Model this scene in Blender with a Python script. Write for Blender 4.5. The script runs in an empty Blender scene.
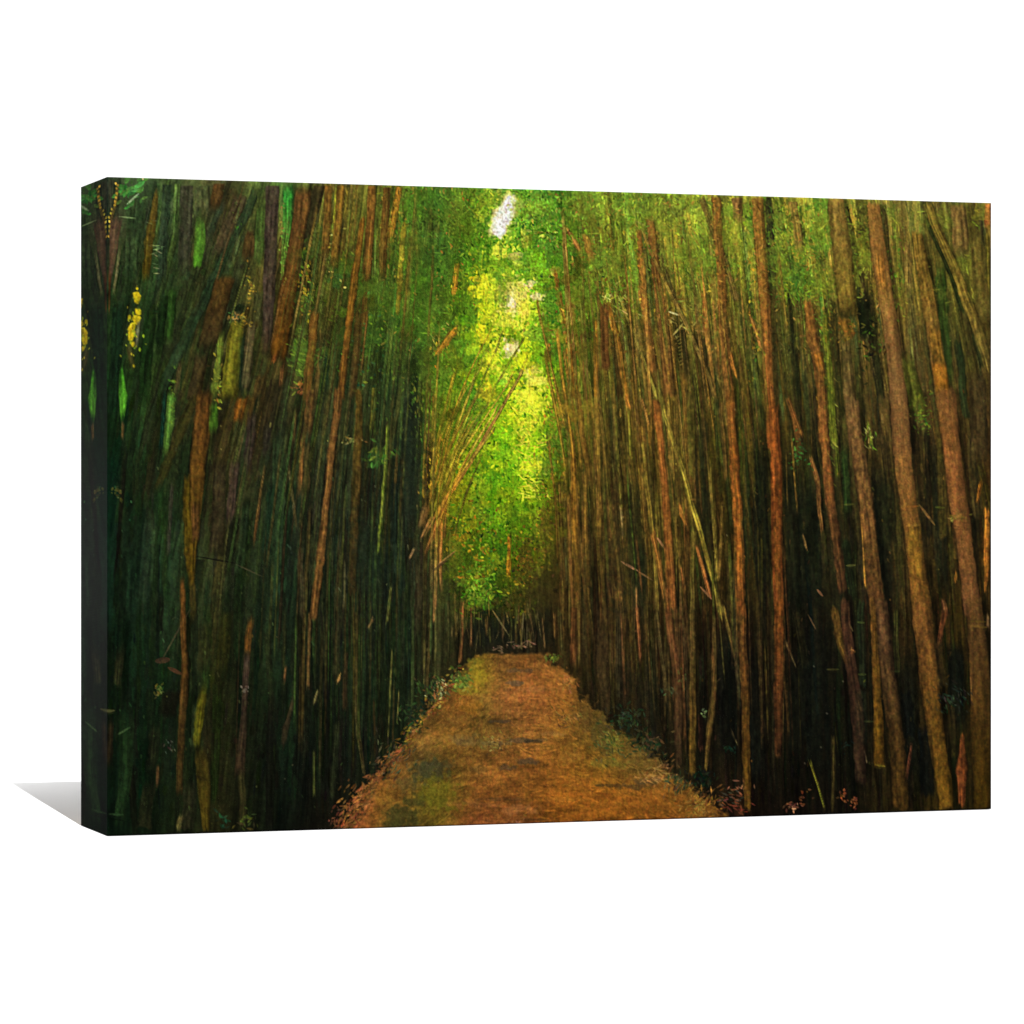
import bpy, math
import numpy as np

# ------------------------------------------------------------------ geometry of the print
F = 3617.0                       # focal length in pixels of a 1024 picture
CX, CY = 512.0, 501.5
H = 0.40                         # print height (m)
HC = 0.5083 * H                  # camera height


def ground_pt(px, h_px):
    z = F * H / h_px
    return np.array([(px - CX) / F * z, z])


FL = ground_pt(107.5, 659.0)     # front left foot
FR = ground_pt(991.6, 606.0)     # front right foot
U = FR - FL
W = float(np.hypot(*U))
U = U / W                        # along the front
N = np.array([-U[1], U[0]])      # into the print, away from the viewer
T = 0.0765                       # depth of the print

# ------------------------------------------------------------------ painter's raster (uv space of the front)
NU, NV = 1200, 800
uu = np.linspace(0, 1, NU)
vv = np.linspace(0, 1, NV)       # 0 = top


def proj(u, v):
    X = FL[0] + U[0] * W * u
    Y = FL[1] + U[1] * W * u
    Z = H * (1 - v)
    return CX + F * X / Y, CY - F * (Z - HC) / Y


UG, VG = np.meshgrid(uu, vv)
PX, PY = proj(UG, VG)
rng = np.random.default_rng(11)


def u_of(px):
    k = (np.asarray(px, float) - CX) / F
    return (k * FL[1] - FL[0]) / (W * (U[0] - k * U[1]))


def v_of(px, py):
    u = u_of(px)
    Y = FL[1] + U[1] * W * u
    Z = HC + (CY - np.asarray(py, float)) * Y / F
    return 1 - Z / H


def lattice(seed, n=128):
    return np.random.default_rng(seed).random((n, n))


_L = [lattice(i + 100) for i in range(12)]


def noise(x, y, k=0):
    g = _L[k % 12]
    n = g.shape[0]
    xi = np.floor(x).astype(int)
    yi = np.floor(y).astype(int)
    fx = x - xi
    fy = y - yi
    fx = fx * fx * (3 - 2 * fx)
    fy = fy * fy * (3 - 2 * fy)
    a = g[yi % n, xi % n]
    b = g[yi % n, (xi + 1) % n]
    c = g[(yi + 1) % n, xi % n]
    d = g[(yi + 1) % n, (xi + 1) % n]
    return (a * (1 - fx) + b * fx) * (1 - fy) + (c * (1 - fx) + d * fx) * fy   # 0..1


# ---- 1. the ground colours of the picture: rows of (x, r, g, b)
ROWS = {
 180: [(107,44,50,44),(160,50,62,46),(220,74,66,48),(280,62,80,44),(340,88,78,42),(400,78,88,38),(440,62,104,42),(470,70,114,38),(500,110,145,55),(530,75,135,45),(560,60,120,42),(600,80,98,42),(660,86,116,46),(720,102,106,52),(780,86,102,46),(840,96,106,52),(900,106,102,56),(960,86,90,46),(991,110,80,45)],
 250: [(107,45,40,32),(160,38,52,34),(220,60,60,38),(280,78,66,34),(340,74,70,34),(400,66,90,34),(440,52,88,36),(470,58,110,36),(500,120,156,46),(530,100,145,42),(560,68,125,36),(600,72,95,32),(660,88,98,38),(720,84,105,38),(780,84,100,36),(840,90,95,42),(900,104,88,46),(960,80,82,38),(991,75,65,32)],
 320: [(107,20,34,24),(160,32,46,28),(220,48,48,30),(280,74,58,28),(340,54,62,28),(400,48,74,30),(440,58,80,28),(470,88,128,30),(500,160,180,48),(530,132,168,40),(560,66,126,30),(600,72,86,28),(660,94,84,34),(720,84,84,32),(780,64,68,26),(840,82,76,36),(900,100,80,40),(960,70,70,32),(991,75,62,28)],
 400: [(107,18,40,22),(160,38,46,26),(220,56,44,24),(280,46,40,26),(340,42,48,26),(400,38,50,26),(428,62,74,26),(444,82,102,26),(470,116,142,26),(500,134,174,30),(530,172,198,36),(553,120,150,28),(566,74,84,24),(600,72,66,24),(660,84,66,28),(720,72,62,26),(780,68,56,24),(840,64,58,28),(900,98,74,42),(960,74,62,28),(991,55,42,24)],
 480: [(107,10,25,20),(160,26,38,26),(220,48,40,26),(280,32,38,28),(340,36,38,24),(400,28,38,25),(426,52,52,24),(440,80,84,24),(455,90,100,24),(470,98,122,26),(500,106,152,26),(530,122,156,24),(553,96,104,22),(566,72,64,20),(600,54,46,22),(660,70,56,24),(720,58,52,22),(780,52,44,22),(840,52,48,26),(900,80,64,34),(960,70,52,28),(991,65,45,22)],
 560: [(107,12,24,20),(160,22,35,28),(220,36,35,24),(280,25,36,28),(340,32,36,24),(400,26,35,25),(430,52,44,24),(448,66,66,24),(470,78,94,24),(500,82,110,24),(530,72,78,20),(550,58,54,18),(566,66,50,22),(600,52,42,22),(660,62,48,22),(720,54,44,20),(780,45,38,20),(840,40,36,22),(900,66,52,28),(960,62,48,24),(991,60,42,20)],
 605: [(107,12,24,20),(160,22,32,24),(220,30,30,20),(280,21,30,24),(340,27,32,22),(400,26,34,22),(430,44,40,22),(455,52,58,22),(475,58,72,20),(500,44,50,18),(530,46,42,17),(560,56,44,20),(600,46,38,20),(660,54,42,20),(720,46,38,18),(780,40,34,18),(840,33,32,18),(900,56,44,22),(960,56,44,18),(991,50,38,16)],
 635: [(107,11,23,18),(160,20,30,22),(220,30,30,19),(280,21,29,22),(340,25,31,21),(400,26,34,21),(430,36,38,20),(455,38,36,18),(475,24,24,15),(500,22,22,14),(530,28,24,14),(560,48,38,18),(600,44,36,18),(660,50,40,18),(720,42,34,16),(780,38,32,16),(840,31,30,17),(900,54,42,20),(960,52,42,16),(991,48,36,15)],
 700: [(107,10,21,16),(160,16,27,18),(220,28,28,17),(280,17,25,18),(340,22,28,18),(400,22,31,18),(430,32,32,18),(460,40,36,18),(560,40,32,16),(600,34,30,16),(660,38,32,17),(720,28,25,14),(780,33,28,14),(840,26,25,15),(900,46,38,18),(960,46,38,14),(991,46,36,14)],
 760: [(107,9,18,13),(160,15,23,15),(220,25,24,15),(280,14,20,16),(340,18,23,15),(400,22,26,16),(640,34,30,16),(700,24,23,13),(740,26,22,12),(780,27,24,13),(840,23,22,13),(900,44,36,16),(960,46,38,14),(991,46,36,14)],
 835: [(107,7,15,11),(160,14,20,13),(220,24,22,13),(280,12,16,13),(330,20,16,11),(400,24,20,12),(700,30,22,12),(740,42,27,14),(780,26,20,12),(840,24,20,12),(900,44,36,14),(960,46,37,12),(991,44,34,12)],
}


def base_field():
    ys = sorted(ROWS)
    layer = []
    for y in ys:
        r = np.array(ROWS[y], float)
        layer.append(np.stack([np.interp(PX, r[:, 0], r[:, c]) for c in (1, 2, 3)], -1))
    out = np.zeros(PX.shape + (3,))
    y_n = PY + 18 * (noise(PX / 22, PY / 60, 3) - .5)
    idx = np.clip(np.searchsorted(ys, y_n) - 1, 0, len(ys) - 2)
    ysa = np.array(ys, float)
    t = np.clip((y_n - ysa[idx]) / (ysa[idx + 1] - ysa[idx]), 0, 1)[..., None]
    for i in range(len(ys) - 1):
        m = (idx == i)[..., None]
        out += m * (layer[i] * (1 - t) + layer[i + 1] * t)
    return out


BASE = base_field()
_r = np.clip((PX - 555) / 60, 0, 1)[..., None] * np.clip((PY - 300) / 120, 0, 1)[..., None]
BASE *= 1 - _r * np.array([.08, .04, .08])
_l = np.clip((330 - PX) / 60, 0, 1)[..., None]
BASE *= 1 + _l * np.array([.08, .15, -.06])
_u = np.clip((PX - 540) / 60, 0, 1)[..., None] * np.clip((900 - PX) / 60, 0, 1)[..., None] * np.clip((320 - PY) / 80, 0, 1)[..., None]
BASE *= 1 + _u * np.array([.36, .27, .2])
IMG = BASE.copy()


def at(x, y, src=None):
    src = BASE if src is None else src
    j = int(np.clip(u_of(x) * (NU - 1), 0, NU - 1))
    i = int(np.clip(v_of(x, y) * (NV - 1), 0, NV - 1))
    return src[i, j].copy()


def window(x0, x1, y0, y1):
    ua, ub = u_of(x0), u_of(x1)
    j0 = int(np.clip(math.floor(min(ua, ub) * (NU - 1)), 0, NU))
    j1 = int(np.clip(math.ceil(max(ua, ub) * (NU - 1)) + 1, 0, NU))
    vs = [v_of(a, b) for a in (x0, x1) for b in (y0, y1)]
    i0 = int(np.clip(math.floor(min(vs) * (NV - 1)), 0, NV))
    i1 = int(np.clip(math.ceil(max(vs) * (NV - 1)) + 1, 0, NV))
    if j1 <= j0 or i1 <= i0:
        return None
    return slice(i0, i1), slice(j0, j1)


def sstep(a, b, x):
    t = np.clip((x - a) / (b - a), 0, 1)
    return t * t * (3 - 2 * t)


# ---- field of lean (dx/dy) that the canes follow
def lean(x, y):
    k = np.clip((640 - y) / 260, .08, 1)
    l = np.interp(x, [107, 150, 240, 300, 360, 430, 470], [-.12, -.20, -.30, -.20, -.12, -.06, -.03]) * k
    r = np.interp(x, [540, 600, 700, 850, 950], [.05, .10, .11, .10, .13]) * (.35 + .65 * k)
    return np.where(x < 500, l, r)


def warm(c, x):
    c = np.array(c, float)
    if x < 330 and c[2] > c[0] * .85 and c[1] >= c[2]:
        c *= [1.06, 1.0, .84]
    if c[0] > c[1] * 1.15:                  # browns lean to ochre
        c[1] += .14 * (c[0] - c[1])
        c *= .80 if x < 300 else .93 if x < 430 else 1.05
    return c


def cane(pts, w, c, alpha=.9, c2=None, soft=1.5, shade=.22, streak=.5, rag=.5, fade=None, edge=0., gloss=.0):
    """a brush-drawn stem: points run mostly downwards, w a number or one per point"""
    p = sorted([(q[1], q[0], (w[i] if isinstance(w, (list, tuple)) else w)) for i, q in enumerate(pts)])
    p = np.array(p, float)
    ys, xs, ws = p[:, 0], p[:, 1], p[:, 2]
    m = ws.max() * .8 + 3
    win = window(xs.min() - m, xs.max() + m, ys[0] - 2, ys[-1] + 2)
    if win is None:
        return
    x, y = PX[win], PY[win]
    sl = (xs[-1] - xs[0]) / max(ys[-1] - ys[0], 1)
    xc = np.interp(y, ys, xs)
    if len(ys) > 2:   # soften the kinks
        d = max(4, (ys[-1] - ys[0]) * .12)
        xc = (xc + np.interp(y - d, ys, xs) + np.interp(y + d, ys, xs)) / 3 if True else xc
    if ws.max() > 10 and rag == .5:
        rag = .22
    sd = rng.random() * 90
    xc = xc + .22 * (noise(y * 0 + sd, y / 23, 5) - .5) * min(ws.max(), 8)
    wd = np.interp(y, ys, ws) * math.sqrt(1 + sl * sl) * .5
    t = (x - xc) / np.maximum(wd, .3)
    rg = 1 + rag * (noise(t * 1.3 + sd, y / 7 + sd, 1) - .5) * 1.2
    a = np.clip((rg - np.abs(t)) * wd / soft + .5, 0, 1)
    L = ys[-1] - ys[0]
    f0, f1 = fade if fade is not None else (min(.3, (5 if xs.mean() > 300 else 14) / max(L, 1)),) * 2
    a *= sstep(-.5, max(1.5, f0 * L), y - ys[0] + 6 * (noise(t * 2 + sd, y / 30, 2) - .5) * (f0 > 0)) \
        * sstep(-.5, max(1.5, f1 * L), ys[-1] - y + 6 * (noise(t * 2 + sd, y / 30, 4) - .5) * (f1 > 0))
    a *= alpha * np.clip(.75 + .6 * noise(t * 2.2 + sd * 3, y / 26 + sd, 6) - .05, 0, 1.0)
    c = warm(c, xs.mean())
    if c2 is not None:
        c2 = warm(c2, xs.mean())
        k = sstep(0, 1, (y - ys[0]) / max(L, 1))[..., None]
        col = c * (1 - k) + np.array(c2, float) * k
    else:
        col = np.broadcast_to(c, x.shape + (3,))
    s = 1 + streak * (noise(t * 3.1 + sd * 7, y / 34 + sd, 7) - .5) * 1.5 \
        + streak * (noise(x / 2.3, y / 4.2, 8) - .5) * .9
    s *= 1 - shade * t * t - .10 * t
    if gloss:
        s += gloss * np.exp(-((t + .35) / .25) ** 2)
    hue = (noise(x / 9 + sd, y / 17, 9) - .5)[..., None] * np.array([10, 6, 4.]) * 1.6
    col = col * s[..., None] + hue * (col.mean(-1, keepdims=True) / 80)
    if edge:
        ea = edge * np.clip((1.55 - np.abs(t - .25)) * wd / 2.5, 0, 1) * (np.clip(a / max(alpha, .01) + .6, 0, 1))
        ea *= sstep(0, 6, y - ys[0]) * sstep(0, 6, ys[-1] - y)
        IMG[win] *= (1 - ea * .65)[..., None]
    IMG[win] = IMG[win] * (1 - a[..., None]) + col * a[..., None]


def dab(cx, cy, ln, wd, ang, c, alpha=.85, point=0.0):
    """one touch of the brush; point=1 makes it leaf shaped"""
    win = window(cx - ln * .6 - 2, cx + ln * .6 + 2, cy - ln * .6 - 2, cy + ln * .6 + 2)
    if win is None:
        return
    x, y = PX[win] - cx, PY[win] - cy
    ca, sa = math.cos(ang), math.sin(ang)
    s = (x * ca + y * sa) / (ln * .5)
    q = (-x * sa + y * ca)
    prof = np.clip(1 - s * s, 0, 1) ** (.5 + .6 * point)
    a = np.clip((wd * .5 * prof - np.abs(q)) / .8 + .5, 0, 1) * (np.abs(s) < 1.05)
    a = a * alpha * (.7 + .5 * noise(PX[win] / 1.7, PY[win] / 1.7, 2))
    a = np.clip(a, 0, 1)[..., None]
    k = 1 + .25 * q / max(wd, 1)
    IMG[win] = IMG[win] * (1 - a) + np.array(c, float) * np.clip(k, .6, 1.4)[..., None] * a


def line(p0, p1, w, c, alpha=.8):
    dx, dy = p1[0] - p0[0], p1[1] - p0[1]
    dab((p0[0] + p1[0]) / 2, (p0[1] + p1[1]) / 2, math.hypot(dx, dy), w, math.atan2(dy, dx), c, alpha, .0)


def blob(cx, cy, rx, ry, c, alpha=.8, rough=.8, seed=0, sc=6.):
    """a patch of paint with a broken edge"""
    win = window(cx - rx * 1.7, cx + rx * 1.7, cy - ry * 1.7, cy + ry * 1.7)
    if win is None:
        return
    x, y = PX[win], PY[win]
    d = np.sqrt(((x - cx) / rx) ** 2 + ((y - cy) / ry) ** 2)
    n = noise(x / sc + seed * 3.3, y / sc + seed, 3) * .65 + noise(x / 2.6 + seed, y / 2.6, 4) * .35
    a = sstep(0, .5, 1 - d + rough * (n - .5) * 1.4) * alpha
    col = np.array(c, float) * (1 + .3 * (noise(x / 2.1, y / 2.1 + seed, 5) - .5))[..., None]
    IMG[win] = IMG[win] * (1 - a[..., None]) + col * a[..., None]


def jit(c, lo=.7, hi=1.35, h=8):
    return np.clip(np.array(c, float) * rng.uniform(lo, hi) + rng.normal(0, h, 3) * [1, .8, .5], 4, 250)


def glow(x, y):
    hw = np.interp(y, [180, 260, 340, 420, 500, 560, 615], [46, 66, 66, 62, 58, 50, 30])
    c = np.interp(y, [180, 300, 400, 500, 600], [510, 510, 500, 495, 490])
    return np.clip(1.25 - np.abs(x - c) / hw, 0, 1) * (y < 618)


PATH_Y = [652, 660, 672, 690, 715, 745, 768, 790, 812, 836]
PATH_L = [480, 472, 460, 446, 427, 405, 386, 369, 356, 346]
PATH_R = [552, 556, 566, 580, 604, 640, 666, 700, 724, 736]


def path_mask(x, y, s=5.):
    l = np.interp(y, PATH_Y, PATH_L)
    r = np.interp(y, PATH_Y, PATH_R)
    return np.clip((x - l) / s, 0, 1) * np.clip((r - x) / s, 0, 1) * np.clip((y - 653) / 3, 0, 1)


# ---- 2. underpainting: streaks along the canes, blotches
FLOW = PX - np.where(PX < 500, 1, 1) * lean(PX, np.full_like(PY, 380.)) * (PY - 500) * np.where(PY < 560, 1, .35)
GL = glow(PX, PY)
PM = path_mask(PX + 10 * (noise(PX / 9, PY / 9, 1) - .5), PY)
st = (noise(FLOW / 3.2, PY / 70, 0) - .5) * .8 + (noise(FLOW / 9, PY / 130, 1) - .5) * .7 + (noise(FLOW / 1.6, PY / 22, 2) - .5) * .4
bl = (noise(PX / 6, PY / 6, 3) - .5) * .5 + (noise(PX / 2.4, PY / 2.4, 4) - .5) * .35
k_st = (1 - GL) * (1 - PM) * np.interp(PX, [107, 260, 420], [.6, .8, 1.0])
IMG *= np.interp(PX, [107, 200, 440, 520, 600], [1.04, 1.04, 1., 1, 1.])[..., None]
IMG *= (1 + st * k_st * .9 + bl * (.35 + .65 * GL))[..., None]

# ---- 3. filler canes
def fill(n, xr, yr, lr, wr, palette, mix=.55, alpha=(.4, .85), lo=.55, hi=1.5):
    for _ in range(n):
        x = rng.uniform(*xr)
        y = rng.uniform(*yr)
        L = rng.uniform(*lr)
        w = wr[0] + (wr[1] - wr[0]) * rng.random() ** 2
        if glow(x, y) > .5 and rng.random() < .8:
            continue
        if path_mask(x, y + L * .5, 1) > 0:
            L = max(20, L * .4)
        b = at(x, y)
        c = b * (1 - mix) + np.array(palette[rng.integers(len(palette))], float) * mix * (b.mean() / 62)
        c = jit(c, lo, hi, 4)
        s = float(lean(np.array(x), np.array(y))) + rng.normal(0, .035)
        pts = [(x - s * L * .5, y - L * .5), (x + rng.normal(0, 1.2), y), (x + s * L * .5, y + L * .5)]
        yb = pts[2][1]
        if path_mask(pts[2][0], yb, 1) > 0 and yb > 655:
            continue
        cane(pts, [w, w * rng.uniform(.8, 1.1), w * rng.uniform(.5, 1)], c, rng.uniform(*alpha), soft=1.1,
             fade=(rng.uniform(.05, .4), rng.uniform(.05, .4)), streak=.5, rag=.5)


BROWN = [(96, 64, 34), (112, 72, 36), (80, 56, 34), (92, 74, 36)]
GREEN = [(44, 70, 44), (60, 82, 38), (36, 58, 48), (76, 86, 38)]
DARK = [(18, 24, 18), (12, 22, 18), (26, 24, 16)]
fill(150, (107, 320), (190, 800), (60, 220), (5, 15), GREEN + GREEN + DARK, .5, (.4, .8), .6, 1.25)
fill(110, (107, 330), (190, 560), (60, 170), (4, 12), BROWN + GREEN + GREEN + DARK, .5, (.3, .6), .6, 1.15)
fill(420, (300, 440), (190, 760), (40, 170), (1.6, 6), GREEN + BROWN + DARK, .45)
fill(600, (555, 770), (230, 760), (50, 190), (1.6, 6), BROWN + BROWN + GREEN + DARK, .45)
fill(330, (740, 991), (200, 800), (50, 190), (2, 9), BROWN + GREEN + DARK, .45, (.35, .8))
fill(210, (560, 690), (380, 720), (60, 180), (1.5, 4.5), BROWN + [(104,96,44)], .6, (.4, .85), .85, 1.9)
fill(150, (600, 900), (230, 420), (50, 150), (1.5, 5), BROWN + GREEN, .6, (.4, .8), .8, 1.6)
fill(160, (330, 450), (560, 740), (40, 120), (1.2, 3), GREEN, .5, (.3, .6), .7, 1.5)

# ---- 4. the light at the end of the path: dabs of leaves
def leaves(n, fx, fy, size, colf, alpha=(.5, .95), wid=.45, test=None, ang=None):
    for _ in range(n):
        x, y = fx(), fy()
        if test is not None and not test(x, y):
            continue
        l = rng.uniform(*size)
        a = rng.uniform(0, math.pi) if ang is None else rng.normal(*ang)
        dab(x, y, l, max(1.2, l * wid * rng.uniform(.6, 1.3)), a, colf(x, y), rng.uniform(*alpha), rng.random())


def glow_col(x, y):
    b = at(x, y)
    r = rng.random()
    if r < .30:
        return jit(b * [.55, .74, .55], .7, 1.1)
    if r < .58:
        return jit(b * [.72, .98, .75], .8, 1.15)
    if r < .82:
        return jit(b * [1.12, 1.08, .95], .9, 1.2)
    return jit(np.minimum(b * [1.5, 1.35, 1.3] + [18, 14, 4], 235), .9, 1.1)


U_ = rng.uniform
leaves(4200, lambda: U_(425, 590), lambda: U_(188, 618), (4, 11), glow_col, (.3, .7), test=lambda x, y: rng.random() < glow(x, y) * 1.3)


def canopy_col(x, y):
    b = at(x, y)
    r = rng.random()
    g = b * .45 + np.array([66, 102, 34]) * .55
    if r < .35:
        return jit(g * [.5, .6, .6], .7, 1.1)
    if r < .8:
        return jit(g, .75, 1.15)
    return jit(g * [1.5, 1.35, 1.0], .8, 1.15)


def canopy_w(x, y):
    return float(np.interp(x, [385, 430, 560, 600], [.5, 1, 1, .5])) * float(np.clip((480 - y) / 120, 0, 1))


def canopy(x, y):
    a = np.interp(x, [360, 420, 480, 560, 600, 700, 790, 850, 880], [0, .7, 1, 1, .55, .45, .55, .3, 0])
    lim = np.interp(x, [360, 420, 470, 560, 640, 720, 800, 830, 860], [300, 420, 560, 420, 330, 300, 300, 300, 240])
    return rng.random() < a * np.clip((lim - y) / 70, 0, 1)


leaves(3600, lambda: U_(365, 870), lambda: U_(186, 560), (3, 9), canopy_col, (.3, .75), test=canopy)
for (x, y, rx, ry, c, al) in [
    (450,200,40,16,(62,108,40),.6),(475,225,26,24,(56,102,36),.55),(440,260,26,30,(46,78,38),.5),(545,205,30,18,(66,120,42),.5),
    (560,300,18,26,(58,112,32),.5),(470,385,16,16,(58,130,28),.6),(472,360,14,14,(66,134,28),.55),(548,360,14,22,(58,112,30),.55),
    (820,225,16,34,(74,122,42),.75),(800,280,26,16,(66,112,40),.65),(700,260,30,26,(82,106,42),.5),(690,205,34,12,(88,118,48),.6),
    (640,200,36,12,(74,112,44),.5),(750,230,8,30,(78,124,40),.5),(299,352,11,28,(76,104,36),.6),(376,458,12,12,(58,92,36),.45),
    (395,300,30,30,(58,84,34),.4),(420,330,26,20,(54,92,30),.5),(362,288,20,12,(70,92,36),.5),(338,275,11,14,(44,86,44),.6),
    (466,510,22,20,(78,118,30),.5),(480,590,22,20,(74,112,26),.6),(500,520,22,26,(78,128,26),.6),(528,470,14,20,(84,150,28),.6),
    (470,545,12,20,(120,96,26),.55),(522,560,14,30,(92,84,22),.5),(535,600,12,20,(58,54,18),.5)]:
    blob(x, y, rx, ry, c, al, .9, x * .37)
# clumps of leaves and of light, large to small
for _ in range(340):
    x, y = rng.normal(508, 34), U_(200, 600)
    g = glow(x, y)
    if g < .12:
        continue
    b = at(x, y)
    q = rng.random()
    c = jit(b * ([.62, .82, .6] if q < .42 else [.9, 1.06, .7] if q < .7 else [1.22, 1.15, .95]), .85, 1.15, 5)
    blob(x, y, U_(6, 17), U_(6, 19), c, U_(.3, .65) * min(1, g * 2 + .3), 1.3, x * .53 + y, U_(4, 9))
# light patches between the leaves
for (x, y, rx, ry, c, al) in [
    (483,288,15,20,(176,198,44),.85),(487,312,14,12,(170,196,40),.7),(500,252,10,9,(190,200,62),.8),(515,298,19,22,(214,210,104),.85),
    (512,302,10,16,(222,216,120),.6),(525,305,9,18,(216,210,70),.7),(515,258,7,8,(180,176,90),.5),(511,302,5,5,(226,222,190),.6),
    (512,348,12,10,(212,206,150),.8),(508,352,4,5,(232,228,196),.6),(495,345,9,12,(196,206,50),.7),(480,338,13,11,(190,196,40),.75),
    (476,352,11,10,(150,196,40),.7),(490,370,13,10,(206,206,52),.8),(487,392,13,14,(214,206,44),.8),(505,378,9,9,(176,206,60),.8),
    (500,384,6,6,(130,200,50),.8),(524,396,12,12,(196,212,56),.7),(530,372,10,7,(208,206,90),.8),(538,382,14,8,(196,208,70),.75),
    (528,402,16,16,(196,216,50),.7),(532,420,16,12,(196,212,50),.65),(526,440,14,14,(150,190,36),.6),(530,466,12,10,(190,206,44),.7),
    (520,432,12,10,(176,200,44),.5),(540,460,8,10,(190,200,40),.5),(524,240,4,20,(190,190,70),.55),(528,205,6,10,(140,170,50),.5),
    (521,330,10,8,(206,206,60),.7),(538,297,8,4,(206,196,130),.6),(530,285,7,5,(210,190,160),.5),(480,220,5,6,(130,160,50),.7),
    (505,200,8,8,(170,180,70),.6),(466,405,9,9,(130,180,36),.6),(490,420,10,9,(140,186,34),.6),(512,455,12,10,(120,176,30),.6)]:
    blob(x, y, rx * 1.05, ry * 1.05, c, al, 1.1, x * .71 + y, 4.5)
leaves(700, lambda: rng.normal(508, 24), lambda: U_(195, 480), (2.5, 6), glow_col, (.5, .95), test=lambda x, y: rng.random() < glow(x, y))
# swirls of pale yellow
for _ in range(130):
    x, y = rng.normal(530, 9), U_(392, 500)
    dab(x, y, U_(5, 12), U_(1.1, 1.9), rng.normal(.2, .6), jit((200, 210, 60), .75, 1.1), .7, .5)

# the brush dragged along the canes, picking up the colour beside it
for _ in range(6500):
    x, y = U_(108, 990), U_(190, 815)
    if path_mask(x, y, 1) > 0:
        continue
    gq = glow(x, y)
    if gq > .5 and rng.random() < .8:
        continue
    L = U_(6, 26)
    wq = U_(1.2, 3.2) if x > 300 else U_(1.4, 5)
    c = at(x + rng.normal(0, 3), y + rng.normal(0, 8), IMG)
    c = c * rng.choice([.72, .88, 1.0, 1.12, 1.25]) + rng.normal(0, 2.5, 3)
    a = math.atan2(1, float(lean(np.array(x), np.array(y))) + rng.normal(0, .05))
    dab(x, y, L, wq, a, np.clip(c, 4, 240), U_(.3, .7), .5)
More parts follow.
